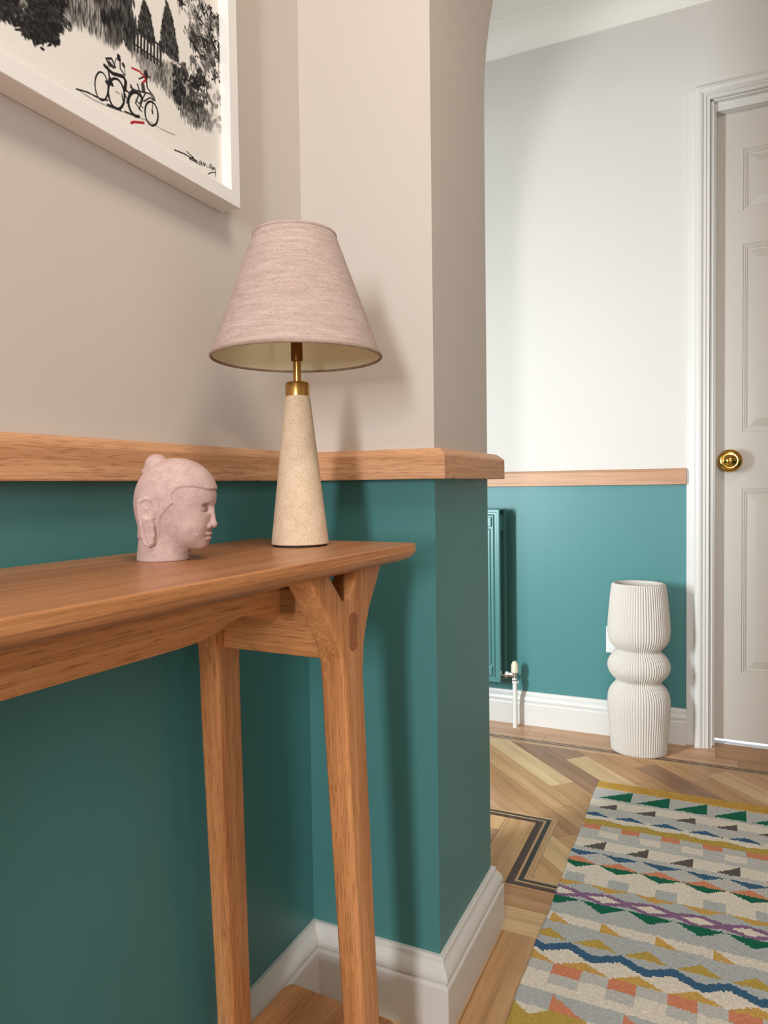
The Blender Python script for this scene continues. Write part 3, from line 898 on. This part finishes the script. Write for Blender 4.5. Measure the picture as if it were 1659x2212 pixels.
# strokes of the painting in mm: (half width, ink, red, points)
STROKES=[
(0.35,0.55,0,[(-250.5,35.3),(-230.8,34.4),(-207.9,37.3),(-179.1,43.3),(-150.6,48.5),(-128.1,48.9),(-107.1,51.8)]),
(0.57,0.95,0,[(-250.5,35.0),(-236.7,38.6),(-220.4,39.9),(-209.8,43.3)]),
(0.79,0.90,0,[(-210.4,85.8),(-202.8,89.8),(-198.1,83.4),(-206.3,80.7),(-210.4,85.8)]),
(1.30,0.95,0,[(-212.8,77.4),(-202.3,74.7),(-186.8,79.3),(-183.5,76.0),(-185.0,66.2)]),
(0.81,0.90,0,[(-208.6,78.0),(-206.4,67.8),(-209.2,60.0),(-211.3,61.4)]),
(1.06,0.92,0,[(-211.3,61.4),(-202.7,62.4),(-205.7,68.1)]),
(1.14,0.90,0,[(-206.2,84.0),(-200.9,81.9)]),
(1.75,0.95,0,[(-192.8,97.2),(-192.4,94.8)]),
(0.61,0.95,0,[(-191.1,94.3),(-191.0,85.4),(-184.4,81.8)]),
(1.31,0.95,0,[(-186.8,92.2),(-185.9,91.0)]),
(0.35,0.80,0,[(-185.3,90.0),(-183.7,83.3)]),
(0.35,0.80,0,[(-195.1,93.0),(-196.2,93.8),(-197.8,90.0),(-199.3,84.3)]),
(0.81,0.90,0,[(-187.2,67.6),(-178.3,65.3),(-173.4,71.8),(-176.1,75.5)]),
(0.61,0.90,0,[(-185.2,62.0),(-182.0,56.9),(-182.8,53.2)]),
(0.57,0.90,0,[(-189.7,59.8),(-187.8,50.8)]),
(1.75,0.95,0,[(-153.1,99.7),(-152.3,96.4)]),
(0.53,0.95,0,[(-163.5,88.5),(-154.9,95.4),(-145.8,99.4)]),
(0.52,0.95,0,[(-154.8,98.8),(-153.5,103.3),(-150.5,103.6),(-150.2,99.5)]),
(0.70,0.95,0,[(-151.9,93.5),(-151.2,85.2),(-140.9,79.9),(-139.3,76.3)]),
(0.73,0.90,0,[(-166.1,81.3),(-162.8,74.4),(-159.5,70.1)]),
(1.93,0.80,0,[(-157.7,84.6),(-157.2,78.9)]),
(0.61,0.90,0,[(-176.9,72.7),(-168.8,73.3),(-156.8,77.4),(-147.0,80.4),(-141.0,76.4)]),
(0.57,0.90,0,[(-164.1,72.1),(-169.7,59.3),(-161.2,54.5)]),
(0.52,0.90,0,[(-158.3,69.0),(-164.7,54.9)]),
(0.52,0.90,0,[(-154.4,76.8),(-163.3,62.4)]),
(0.53,0.90,0,[(-157.2,67.0),(-147.2,76.0),(-141.0,76.0)]),
(0.49,0.90,0,[(-169.1,63.0),(-158.6,59.4)]),
(0.70,0.90,0,[(-160.6,70.4),(-160.9,63.5)]),
(0.35,0.80,0,[(-198.6,57.9),(-193.1,58.1)]),
(0.35,0.80,0,[(-143.5,74.3),(-143.4,64.8)]),
(0.87,0.90,0,[(-144.2,63.0),(-143.6,60.6)]),
(0.97,0.90,0,[(-210.0,38.4),(-199.2,40.5),(-192.6,41.2)]),
(0.73,0.90,0,[(-185.9,42.6),(-174.4,44.5),(-166.2,46.6)]),
(0.79,1.00,1,[(-173.7,95.1),(-163.2,97.1),(-154.9,95.4),(-153.4,91.9),(-157.6,87.5)]),
(0.96,1.00,1,[(-177.1,34.6),(-172.8,37.7),(-158.0,43.2)]),
(0.56,1.00,0,[(-108.3,34.2),(-91.3,36.6),(-67.9,37.3)]),
(0.47,1.00,0,[(-86.9,41.1),(-77.7,39.3),(-74.2,39.2),(-82.4,34.8),(-74.4,35.1),(-67.1,35.1)]),
(0.38,1.00,0,[(-61.4,40.3),(-65.0,36.5),(-63.9,34.7),(-60.3,38.0),(-59.6,40.2),(-59.8,35.6)]),
(0.40,1.00,0,[(-57.1,36.3),(-56.3,40.4),(-54.1,37.1),(-52.7,41.0),(-50.4,37.7)]),
(0.50,1.00,0,[(-47.7,38.2),(-46.8,38.2)]),
(0.38,1.00,0,[(-41.3,44.4),(-44.6,40.4),(-43.1,38.3),(-40.2,41.7),(-40.1,43.7),(-39.7,38.4)]),
(0.40,1.00,0,[(-38.2,38.3),(-37.1,42.6),(-35.7,39.2),(-34.3,42.9),(-32.5,40.1),(-32.8,32.1)]),
(0.40,1.00,0,[(-48.0,29.2),(-41.7,33.6),(-33.2,37.1)]),
(0.60,0.95,0,[(-209.0,55.8),(-209.4,52.1),(-210.3,48.5),(-211.8,45.2),(-213.6,42.5),(-215.6,40.5),(-217.8,39.4),(-220.0,39.2),(-222.1,39.8),(-223.8,41.4),(-225.2,43.7),(-226.1,46.6),(-226.5,50.0),(-226.4,53.6),(-225.8,57.3),(-224.6,60.7),(-223.0,63.7),(-221.1,66.1),(-219.0,67.7),(-216.8,68.5),(-214.6,68.3),(-212.7,67.3),(-211.0,65.3),(-209.8,62.7),(-209.1,59.5),(-209.0,55.9)]),
(0.89,0.95,0,[(-186.0,58.6),(-186.5,54.5),(-187.7,50.5),(-189.5,46.9),(-191.9,43.8),(-194.6,41.6),(-197.4,40.2),(-200.3,39.9),(-202.9,40.6),(-205.2,42.2),(-207.0,44.7),(-208.3,47.8),(-208.8,51.5),(-208.7,55.4),(-207.9,59.4),(-206.4,63.2),(-204.4,66.5),(-201.9,69.2),(-199.1,71.1),(-196.3,72.0),(-193.5,72.0),(-190.9,70.9),(-188.8,68.9),(-187.2,66.0),(-186.2,62.5),(-186.0,58.6)]),
(1.14,0.95,0,[(-165.0,47.1),(-167.0,46.1),(-169.1,45.4),(-171.1,45.2),(-173.1,45.3),(-174.9,45.8),(-176.6,46.8),(-178.0,48.1),(-179.1,49.7),(-179.9,51.5),(-180.3,53.6),(-180.4,55.8),(-180.2,58.1),(-179.6,60.4),(-178.7,62.6),(-177.4,64.7),(-175.9,66.7),(-174.2,68.4),(-172.3,69.7),(-170.3,70.8),(-168.3,71.5),(-166.2,71.7),(-164.2,71.6),(-162.4,71.0),(-160.7,70.1),(-159.3,68.7)]),
(0.79,0.95,0,[(-134.8,61.5),(-135.2,58.1),(-136.3,54.7),(-138.0,51.6),(-140.1,49.1),(-142.6,47.2),(-145.2,46.0),(-147.7,45.7),(-150.2,46.2),(-152.3,47.6),(-154.0,49.6),(-155.1,52.3),(-155.6,55.4),(-155.5,58.7),(-154.7,62.0),(-153.4,65.2),(-151.6,68.0),(-149.3,70.3),(-146.8,71.9),(-144.2,72.7),(-141.7,72.7),(-139.3,71.8),(-137.4,70.1),(-135.9,67.8),(-135.0,64.8),(-134.8,61.5)]),
]
WASH={
'F1':[(-341.9,75.1),(-267.8,120.1),(-262.9,105.3),(-265.6,82.9),(-278.8,66.7),(-294.6,62.3),(-309.6,62.5),(-324.0,62.6),(-342.4,61.4)],
'F2':[(-271.5,117.9),(-216.3,151.5),(-200.3,127.4),(-192.4,107.5),(-207.7,102.5),(-226.2,104.9),(-246.1,101.4),(-261.5,94.2)],
'F2b':[(-224.7,146.4),(-176.5,175.7),(-168.6,140.4),(-171.7,120.4),(-192.3,110.8),(-207.2,115.5)],
'C1':[(-153.0,180.7),(-143.7,169.9),(-137.2,146.0),(-138.7,138.2),(-161.7,139.3),(-162.5,149.0)],
'C2':[(-116.2,200.9),(-107.4,189.2),(-98.0,153.1),(-97.1,140.9),(-127.4,139.1),(-126.6,160.6)],
'F3':[(-176.3,117.8),(-125.3,126.1),(-93.1,137.5),(-68.5,118.3),(-42.3,104.0),(-33.6,86.5),(-46.0,85.0),(-84.1,79.3),(-102.9,92.6),(-136.5,95.9),(-160.7,100.9)],
'F4':[(-92.5,156.0),(-72.6,162.9),(-46.9,144.1),(-44.7,120.2),(-54.7,94.5),(-83.8,88.8),(-105.4,96.9),(-109.9,119.8)],
'F5':[(-100.9,221.7),(-61.0,246.0),(0.3,229.6),(-3.8,161.6),(-24.8,159.0),(-52.4,158.5),(-63.7,171.4),(-89.1,172.4),(-80.1,190.3),(-93.6,199.0)],
'F6':[(-43.7,149.5),(-9.5,138.9),(-11.1,94.3),(-24.1,90.7),(-42.0,111.9)],
}
BARS=[[(-168.1,140.8),(-169.5,116.3)],[(-163.2,141.1),(-164.6,116.8)],[(-158.3,141.4),(-159.6,117.2)],[(-153.3,141.7),(-154.6,117.7)],[(-148.2,142.0),(-149.5,118.1)],[(-143.0,142.3),(-144.4,118.6)],[(-137.8,142.6),(-139.2,119.0)],[(-132.6,142.9),(-133.9,119.5)],[(-127.3,143.2),(-128.6,120.0)],[(-171.7,149.5),(-171.3,130.6)],[(-129.2,146.9),(-127.9,124.8)]]
RAILS=[[(-170.9,141.7),(-123.4,143.9)],[(-171.6,122.9),(-127.9,124.8)]]

def paint():
    ya = np.concatenate([np.arange(-FW_*1000+w*1000, -385, 3.0), np.arange(-385, -w*1000, 0.72), [-w*1000]])
    za = np.concatenate([np.arange(w*1000, 285, 0.72), np.arange(285, FH_*1000-w*1000, 3.0), [FH_*1000-w*1000]])
    D = np.zeros((len(ya), len(za))); Rd = np.zeros_like(D)
    r = np.random.default_rng(3)
    def win(c, m_):
        i0, i1 = np.searchsorted(ya, [c[0]-m_, c[0]+m_]); j0, j1 = np.searchsorted(za, [c[1]-m_, c[1]+m_])
        return slice(i0, i1), slice(j0, j1)
    def dab(c, L, wd, ang, dark, soft=0.5):
        a, b = win(c, L+1)
        if a.stop <= a.start or b.stop <= b.start: return
        yy, z_ = np.meshgrid(ya[a]-c[0], za[b]-c[1], indexing='ij')
        u = yy*math.cos(ang)+z_*math.sin(ang); v = -yy*math.sin(ang)+z_*math.cos(ang)
        q = np.sqrt((u/L)**2+(v/wd)**2)
        mk = np.clip((1-q)/soft, 0, 1)
        D[a, b] += (dark-D[a, b])*mk*np.where(dark > D[a, b], 1.0, 0.35)
    def stroke(wd, dark, red, pts):
        pts = [np.array(p) for p in pts]
        for p, q in zip(pts[:-1], pts[1:]):
            c = (p+q)/2; m_ = np.linalg.norm(q-p)/2+wd+1
            a, b = win(c, m_)
            if a.stop <= a.start or b.stop <= b.start: continue
            yy, z_ = np.meshgrid(ya[a], za[b], indexing='ij')
            d = q-p; t = np.clip(((yy-p[0])*d[0]+(z_-p[1])*d[1])/(d@d+1e-9), 0, 1)
            dist = np.hypot(yy-p[0]-t*d[0], z_-p[1]-t*d[1])
            mk = np.clip((wd-dist)/0.45+0.5, 0, 1)*dark
            if red: Rd[a, b] = np.maximum(Rd[a, b], mk)
            else: D[a, b] = np.maximum(D[a, b], mk)
    def inside(p, poly):
        c = False
        for i in range(len(poly)):
            a, b = poly[i], poly[(i+1) % len(poly)]
            if (a[1] > p[1]) != (b[1] > p[1]) and p[0] < (b[0]-a[0])*(p[1]-a[1])/(b[1]-a[1])+a[0]: c = not c
        return c
    def fill(poly, n, L, wd, ang, dark, jit=0.4, soft=0.5, clump=0.0):
        ys = [p[0] for p in poly]; zs2 = [p[1] for p in poly]
        cen = []
        while len(cen) < max(6, n//(26 if clump else 1)):
            p = (r.uniform(min(ys), max(ys)), r.uniform(min(zs2), max(zs2)))
            if inside(p, poly): cen.append((p, r.uniform(*dark)))
        for k in range(n):
            p, dk = cen[r.integers(len(cen))]
            if clump: p = (p[0]+r.normal(0, clump), p[1]+r.normal(0, clump))
            dab(p, L*r.uniform(.6, 1.3), wd*r.uniform(.6, 1.3), ang+r.normal(0, jit), min(0.98, max(0.05, dk+r.normal(0, .12))), soft)
    up_ = math.pi/2
    top_l = [(-600, 335), (-600, 200), (-420, 185), (-330, 195), (-250, 200), (-185, 195), (-195, 270), (-240, 320), (-330, 300), (-450, 345)]
    fill(top_l, 4200, 7.5, 3.4, up_, (0.3, 0.85), 0.7, 0.6, 9.0)
    fill(WASH['F2'], 700, 8, 1.6, up_, (0.15, 0.5), 0.12, 0.9)
    fill(WASH['F2'], 350, 7, 1.0, up_, (0.5, 0.85), 0.1, 0.7)
    fill(WASH['F2b'], 1500, 8, 1.5, up_, (0.6, 0.98), 0.12, 0.5, 3.0)
    fill(WASH['F1'], 900, 5, 2.6, 0.6, (0.35, 0.98), 0.9)
    fill(WASH['F1'], 500, 3.4, 1.3, 0.6, (0.1, 0.5), 1.2)
    fill(WASH['F1'], 1700, 4.5, 1.9, 0.6, (0.8, 0.98), 1.0, 0.5, 4.0)
    fill(WASH['F3'], 1500, 6.5, 1.6, up_, (0.2, 0.55), 0.15, 0.9)
    fill(WASH['F3'], 500, 4.5, 0.8, up_, (0.4, 0.8), 0.2, 0.6, 4.0)
    for c in ('C1', 'C2'):
        fill(WASH[c], 1300, 3.6, 1.1, up_, (0.6, 0.98), 0.5, 0.5)
        tip = WASH[c][0]
        stroke(0.7, 0.9, 0, [tip, (tip[0]+1, tip[1]-12)])
    fill(WASH['F6'], 45, 6, 3.4, 0.9, (0.2, 0.38), 0.8, 0.35)
    fill(WASH['F4'], 1000, 3.6, 1.4, up_, (0.55, 0.98), 0.6, 0.4, 3.6)
    fill(WASH['F5'], 1700, 3.6, 1.3, up_+0.3, (0.5, 0.98), 0.8, 0.4, 4.2)
    fill(WASH['F5'], 60, 6, 3, up_, (0.1, 0.3), 0.8, 0.5)
    for b in BARS: stroke(1.5, 0.88, 0, b)
    for b in RAILS: stroke(1.1, 0.9, 0, b)
    for wd, dk, red, pts in STROKES: stroke(wd*1.5, dk, red, pts)
    D = 1-(1-np.clip(D, 0, 1))**1.7
    paper = np.array([0.80, 0.765, 0.72]); ink = np.array([0.010, 0.009, 0.010]); rd = np.array([0.42, 0.018, 0.03])
    tone_ = 1-0.04*np.clip(r.normal(0, 1, D.shape), -1, 1)
    C = paper[None, None]*tone_[..., None]
    C = C*(1-D[..., None])+ink*D[..., None]
    C = C*(1-Rd[..., None])+rd*Rd[..., None]
    ny, nz = D.shape
    YY, ZZ = np.meshgrid(ya/1000, za/1000, indexing='ij')
    V = np.stack([np.full(YY.size, 0.017), YY.ravel(), ZZ.ravel()], 1)
    I = np.arange(ny*nz).reshape(ny, nz)
    Qd = np.stack([I[:-1, :-1].ravel(), I[1:, :-1].ravel(), I[1:, 1:].ravel(), I[:-1, 1:].ravel()], 1)
    return V, Qd, np.concatenate([C.reshape(-1, 3), np.ones((ny*nz, 1))], 1)
def grid_mesh(name, V, Qd, vcol=None, fcol=None):
    me = bpy.data.meshes.new(name)
    me.vertices.add(len(V)); me.vertices.foreach_set('co', V.astype(np.float32).ravel())
    me.loops.add(len(Qd)*4); me.loops.foreach_set('vertex_index', Qd.astype(np.int32).ravel())
    me.polygons.add(len(Qd)); me.polygons.foreach_set('loop_start', np.arange(0, len(Qd)*4, 4, dtype=np.int32))
    me.update(calc_edges=True)
    if vcol is not None:
        at = me.color_attributes.new('Col', 'FLOAT_COLOR', 'POINT'); at.data.foreach_set('color', vcol.astype(np.float32).ravel())
    else:
        at = me.color_attributes.new('Col', 'FLOAT_COLOR', 'CORNER'); at.data.foreach_set('color', np.repeat(fcol, 4, axis=0).astype(np.float32).ravel())
    me.validate()
    return me
pv, pq, pc = paint()
link('painting', grid_mesh('painting', pv, pq, vcol=pc), M['art'], pic)

# ---- radiator on the far wall ----------------------------------------------------------------
rad = tag(empty('radiator', (-0.4, 1.345, 0.0)), 'teal painted double panel radiator on the hall wall under the oak rail', 'radiator')
RX0, RX1, RZ0, RZ1 = -0.40, 0.350, 0.158, 0.737
def rad_panel(yf, name, x1):
    """pressed steel panel: flange round the edge, stepped raised field"""
    bm = bmesh.new(); prev = None
    for ins, dp in ((0, 0.010), (0, 0.0), (0.003, -0.0022), (0.009, -0.0022), (0.011, 0.002), (0.017, 0.002), (0.022, -0.003), (0.026, -0.003)):
        r_ = [bm.verts.new(q) for q in ((RX0+ins, yf+dp, RZ0+ins), (x1-ins, yf+dp, RZ0+ins), (x1-ins, yf+dp, RZ1-ins), (RX0+ins, yf+dp, RZ1-ins))]
        if prev:
            for i in range(4): bm.faces.new((prev[i], prev[(i+1) % 4], r_[(i+1) % 4], r_[i]))
        else: bm.faces.new(r_)
        prev = r_
    bm.faces.new(prev)
    return from_bm(name, bm, M['rad'], rad)
fp = rad_panel(-0.040, 'front_panel', RX1)
for i in range(20):
    x = RX1-0.054-0.058*i
    if x < RX0+0.03: break
    bm = bmesh.new()
    add_box(bm, x-0.024, x+0.024, -0.0465, -0.0425, RZ0+0.060, RZ1-0.065)
    bmesh.ops.recalc_face_normals(bm, faces=bm.faces); bevel_all(bm, 0.003, 1)
    from_bm('pressed_rib', bm, M['rad'], fp)
box('header', RX0+0.026, RX1-0.026, -0.0490, -0.0425, RZ1-0.058, RZ1-0.026, M['rad'], fp, 0.002)
box('header', RX0+0.026, RX1-0.026, -0.0490, -0.0425, RZ0+0.026, RZ0+0.054, M['rad'], fp, 0.002)
rad_panel(0.012, 'back_panel', RX1+0.006)
box('top_grille', RX0+0.004, RX1+0.001, -0.030, 0.012, RZ1-0.006, RZ1-0.001, M['rad'], rad, 0.001)
box('side_clip', RX1-0.010, RX1-0.003, -0.029, 0.012, RZ1-0.075, RZ1-0.020, M['rad'], rad, 0.001)
box('convector', RX0+0.03, RX1-0.030, -0.022, 0.006, RZ0+0.03, RZ1-0.03, M['rad'], rad)
box('wall_bracket', 0.0, 0.03, 0.022, 0.0575, RZ0+0.1, RZ1-0.1, M['chrome'], rad)
VX, VY = 0.388, -0.002
va = lathe('valve_body', [(0.001, 0.168), (0.0085, 0.168), (0.0085, 0.190), (0.001, 0.190)], M['chrome'], rad, 24, 'z', (VX, VY, 0))
lathe('valve_union', [(0.001, -0.034), (0.0115, -0.034), (0.0115, -0.022), (0.0075, -0.021), (0.0075, -0.004), (0.001, -0.004)], M['chrome'], va, 6, 'x', (VX, VY, 0.179))
lathe('radiator_tail', [(0.001, -0.052), (0.0065, -0.052), (0.0065, -0.033), (0.001, -0.033)], M['chrome'], va, 20, 'x', (VX, VY, 0.179))
lathe('compression_nut', [(0.001, 0.152), (0.0125, 0.152), (0.0130, 0.154), (0.0130, 0.166), (0.0120, 0.168), (0.001, 0.168)], M['chrome'], va, 6, 'z', (VX, VY, 0))
lathe('valve_cap', [(0.001, 0.188), (0.0120, 0.188), (0.0125, 0.190), (0.0122, 0.213), (0.0075, 0.224), (0.005, 0.2255), (0.001, 0.226)], M['cream_plastic'], va, 20, 'z', (VX, VY, 0))
lathe('pipe', [(0.001, 0.0), (0.0078, 0.0), (0.0078, 0.153), (0.001, 0.153)], M['plastic'], rad, 24, 'z', (VX, VY, 0))

# ---- wall socket behind the vase -----------------------------------------------------------------
sock = tag(box('wall_socket', 0.276, 0.362, WY-0.0085, WY-0.0002, 0.268, 0.354, M['plastic'], None, 0.0025), 'white plastic wall socket half hidden behind the ribbed vase', 'socket')
bm = bmesh.new(); add_lathe(bm, [(0.0005, -0.0088), (0.0020, -0.0088), (0.0018, -0.0095), (0.0005, -0.0098)], 12, 'y', (0.288, WY, 0.284))
from_bm('screw', bm, M['chrome'], sock)

# ---- ribbed floor vase ----------------------------------------------------------------------------
vase_prof = [(292,2040),(300,1930),(307,1800),(319,1680),(326,1590),(329,1500),(325,1440),(313,1392),(290,1345),(262,1312),(240,1288),(236,1276),(243,1258),(270,1232),(300,1196),(319,1160),(328,1118),(326,1080),(314,1042),(290,1002),(258,965),(236,945),(232,934),(240,918),(268,890),(298,848),(316,806),(325,750),(327,700),(322,600),(312,480),(300,360),(288,260),(280,218)]
vase = empty('floor_vase', (0.386, 1.287, 0))
tag(vase, 'tall cream ribbed ceramic totem vase standing on the floor by the door casing', 'vase')
def build_vase():
    px2m = 1.375e-3/5.027
    pr = [(r*px2m, (2040-y)/(2040-215)*0.512) for r, y in vase_prof]
    # densify with Catmull-Rom
    P_ = [np.array(p) for p in pr]; out = []
    for i in range(len(P_)-1):
        p0, p1, p2, p3 = P_[max(i-1, 0)], P_[i], P_[i+1], P_[min(i+2, len(P_)-1)]
        for t in np.linspace(0, 1, 3, endpoint=False):
            out.append(0.5*((2*p1)+(-p0+p2)*t+(2*p0-5*p1+4*p2-p3)*t*t+(-p0+3*p1-3*p2+p3)*t**3))
    out.append(P_[-1])
    ribs, per = 72, 8
    seg = ribs*per
    bm = bmesh.new(); rings = []
    EX, EY = 1.0, 0.86
    def ring(r, z, amp):
        vs2 = []
        for i in range(seg):
            a = 2*math.pi*i/seg
            q = abs(math.sin(ribs*a/2))
            rr = r+amp*(q-0.6)
            vs2.append(bm.verts.new((rr*math.cos(a)*EX, rr*math.sin(a)*EY, z)))
        return vs2
    rings.append(ring(out[0][0]-0.003, 0.0, 0.0012))
    for r, z in out: rings.append(ring(r, z+0.002 if z == 0 else z, 0.0034))
    rt_, zt = out[-1]
    rings.append(ring(rt_-0.001, zt+0.002, 0.0012)); rings.append(ring(rt_-0.0035, zt+0.0034, 0)); rings.append(ring(rt_-0.008, zt+0.0034, 0)); rings.append(ring(rt_-0.010, zt+0.001, 0))
    for r, z in out[::-1][2::6]: rings.append(ring(r-0.011, z, 0))
    for a, b in zip(rings[:-1], rings[1:]):
        for i in range(seg): bm.faces.new((a[i], a[(i+1) % seg], b[(i+1) % seg], b[i]))
    bm.faces.new(rings[0][::-1]); bm.faces.new(rings[-1])
    return bm
from_bm('ribbed_body', build_vase(), M['vase'], vase, True)

# ---- runner ------------------------------------------------------------------------------------------
GRN = lin(24,104,78); DRK = lin(98,92,88); BLU = lin(62,100,132); MUS = lin(206,164,88); OLV = lin(188,160,78); ORG = lin(214,138,104)
PUR = lin(140,104,140); GRY = lin(196,194,190); CRM = lin(228,219,204); BGR = lin(182,186,186)
def rug_color(u, y):
    """u from the left edge, y world; the design mirrors about y = 0.045"""
    if y < 0.045: y = 0.09-y
    ph = lambda p, o: ((u-o) % p)
    if y > 0.953: return MUS
    if y > 0.889:
        a = ph(0.0878, 0.018)
        return GRN if u > 0.012 and a < 0.077 and (y-0.889) < 0.064*a/0.077 else GRY
    if y > 0.866: return GRY if y > 0.878 else CRM
    if y > 0.830:
        a = ph(0.0895, 0.0225)
        return DRK if a < 0.043 and (y-0.830) < 0.004+0.028*a/0.043 else (CRM if y > 0.838 else GRY)
    if y > 0.803: return GRY
    if y > 0.781:
        a = ph(0.083, 0.062)
        hgt = 0.022*(a/0.038 if a < 0.038 else (0.079-a)/0.041)
        return BLU if a < 0.079 and (y-0.781) < hgt else (GRY if y > 0.789 else CRM)
    z1 = abs(ph(0.088, 0.0)/0.088-0.5)*2
    if y > 0.766-0.010*z1: return CRM
    if y > 0.735: return OLV
    a = ph(0.0872, 0.002)
    if y > 0.712: return ORG if a < 0.041 else GRY
    if y > 0.678: return CRM if 0.043 < a < 0.086 and y < 0.706 else GRY
    if y > 0.660: return GRY
    if y > 0.619:
        a = ph(0.0903, 0.020)
        return DRK if a < 0.044 and (y-0.619) < 0.040*a/0.044 else CRM
    if y > 0.601: return GRY
    a = ph(0.083, -0.021)
    c = 1-abs(a-0.0415)/0.0405
    if y > 0.577: return BLU if (0.601-y) < 0.022*max(c, 0)*1.02 else GRY
    if y > 0.551: return ORG if (y-0.551) < 0.023*max(c, 0) else GRY
    if y > 0.526: return GRN if (0.551-y) < 0.024*max(c, 0) else CRM
    if y > 0.470:
        b = ph(0.0885, 0.002)
        return BGR if b < 0.041 and y < 0.503 else CRM
    a = ph(0.0862, -0.034); c = 1-abs(a-0.0431)/0.0431
    if y > 0.4445: return MUS if (0.470-y) < 0.020*max(c, 0) else BGR
    if y > 0.4065:
        b = ph(0.0845, 0.0495); t = abs(b-0.04225)/0.04225
        dy = abs(y-0.4255)/0.019
        if dy < (1-t)*0.85-0.22: return CRM
        return PUR if dy < 0.42+0.75*(1-t) else BGR
    a = ph(0.0855, -0.036); c = 1-abs(a-0.0427)/0.0427
    if y > 0.376: return GRN if (0.4065-y) < 0.030*max(c, 0) else BGR
    if y > 0.348: return BGR
    if y > 0.318:
        b = ph(0.0925, 0.006)
        if b < 0.038 and (y-0.318) < 0.030*(1-b/0.040): return MUS
        return CRM if y > 0.322 else BGR
    if y > 0.297: return BGR
    a = ph(0.0835, 0.057); c = 1-abs(a-0.0418)/0.036
    zz_ = abs(ph(0.0845, 0.0575)/0.0845-0.5)*2       # 1 at peaks
    zc_ = 0.2365+0.0205*zz_
    if y > zc_+0.010:
        return OLV if y > 0.270 and (y-0.270) < 0.027*max(c, 0) else BGR
    if y > zc_-0.010: return BLU
    a = ph(0.0868, 0.044); c = 1-abs(a-0.0434)/0.041
    if y > 0.2015: return MUS if (y-0.2015) < 0.023*max(c, 0) else CRM
    b = ph(0.0890, 0.041)
    if y > 0.1745: return ORG if b < 0.0445 else GRY
    if y > 0.1485: return GRY if b < 0.0445 else CRM
    if y > 0.129: return CRM
    b = ph(0.110, 0.053)
    if y > 0.090: return ORG if b < 0.050 and (y-0.090) < 0.036*(1-b/0.052) else BGR
    if y > 0.086 - 0.016*(1-abs(b-0.085)/0.025) and 0.06 < b: return CRM
    return OLV
RGX0, RGX1, RGY0, RGY1, RGT = 0.310, 1.010, -0.86, 0.993, 0.006
def build_rug():
    nx, ny = int((RGX1-RGX0)/0.0036), int((RGY1-RGY0-0.04)/0.0026)
    xs_ = np.linspace(0, RGX1-RGX0, nx+1); ys_ = np.linspace(RGY0, RGY1-0.040, ny+1)
    XX, YY = np.meshgrid(xs_, ys_, indexing='ij')
    wob = 0.0008*np.sin(YY*41)+0.0008*np.sin(YY*17+1)
    ZZ = RGT+0.0004*np.sin(XX*900)*np.sin(YY*700)+0.0003*rng.normal(size=XX.shape)
    XW = RGX0+XX+wob*(1-XX/(RGX1-RGX0))
    V = np.stack([XW.ravel(), YY.ravel(), ZZ.ravel()], 1)
    I = np.arange((nx+1)*(ny+1)).reshape(nx+1, ny+1)
    Q = np.stack([I[:-1, :-1].ravel(), I[1:, :-1].ravel(), I[1:, 1:].ravel(), I[:-1, 1:].ravel()], 1)
    jit = rng.normal(0, 0.0007, size=(nx,))
    cols = np.array([[rug_color((xs_[i]+xs_[i+1])/2, (ys_[j]+ys_[j+1])/2+jit[i]) for j in range(ny)] for i in range(nx)]).reshape(-1, 4)
    cols[:, :3] *= (1+0.05*np.clip(rng.normal(size=(len(cols), 1)), -2, 2))
    # skirt round the edge
    rim = np.concatenate([I[:, 0], I[-1, 1:], I[-2::-1, -1], I[0, -2:0:-1]])
    base = len(V)
    low = V[rim].copy(); low[:, 2] = 0.0003
    k = len(rim)
    qs = np.stack([rim, base+np.arange(k), base+(np.arange(k)+1) % k, np.roll(rim, -1)], 1)
    V = np.concatenate([V, low]); Q = np.concatenate([Q, qs])
    cols = np.concatenate([cols, np.tile(np.array(BGR), (k, 1))])
    return V, Q, cols
rv, rq, rc = build_rug()
rug = link('runner_rug', grid_mesh('runner_rug', rv, rq, fcol=rc), M['rug'])
tag(rug, 'patterned flatweave runner with rows of triangles and zigzags and a mustard hem', 'rug')
box('hem', RGX0+0.001, RGX1-0.001, RGY1-0.042, RGY1, 0.0003, 0.0075, M['hem'], rug, 0.002)
box('hem', RGX0+0.001, RGX1-0.001, RGY0-0.038, RGY0+0.002, 0.0003, 0.0075, M['hem'], rug, 0.002)

# ---- unseen ceiling fill light, added above the camera to brighten the floor -------------------------------------------
M['fill_glass'] = mat_plain('fill_light_glass', (0.8, 0.78, 0.74, 1), 0.5)
_b = M['fill_glass'].node_tree.nodes['Principled BSDF']
_b.inputs['Emission Color'].default_value = (1.0, 0.89, 0.77, 1); _b.inputs['Emission Strength'].default_value = 2.0  # glow given to the added fill fixture
cl = tag(empty('fill_light_fixture', (0.85, -0.75, ZC)), 'unseen round fill light added on the passage ceiling', 'lamp')
lathe('base_plate', [(0.001, 0), (0.20, 0), (0.20, -0.02), (0.001, -0.02)], M['plastic'], cl, 48)
lathe('fill_light_bowl', [(0.001, -0.02), (0.18, -0.02), (0.185, -0.04), (0.16, -0.065), (0.001, -0.075)], M['fill_glass'], cl, 48)
area_light('overhead_fill', (0.85, -0.75, 2.235), (0.85, -0.75, 0), 0.46, 0.46, 12.5, (1.0, 0.89, 0.77))
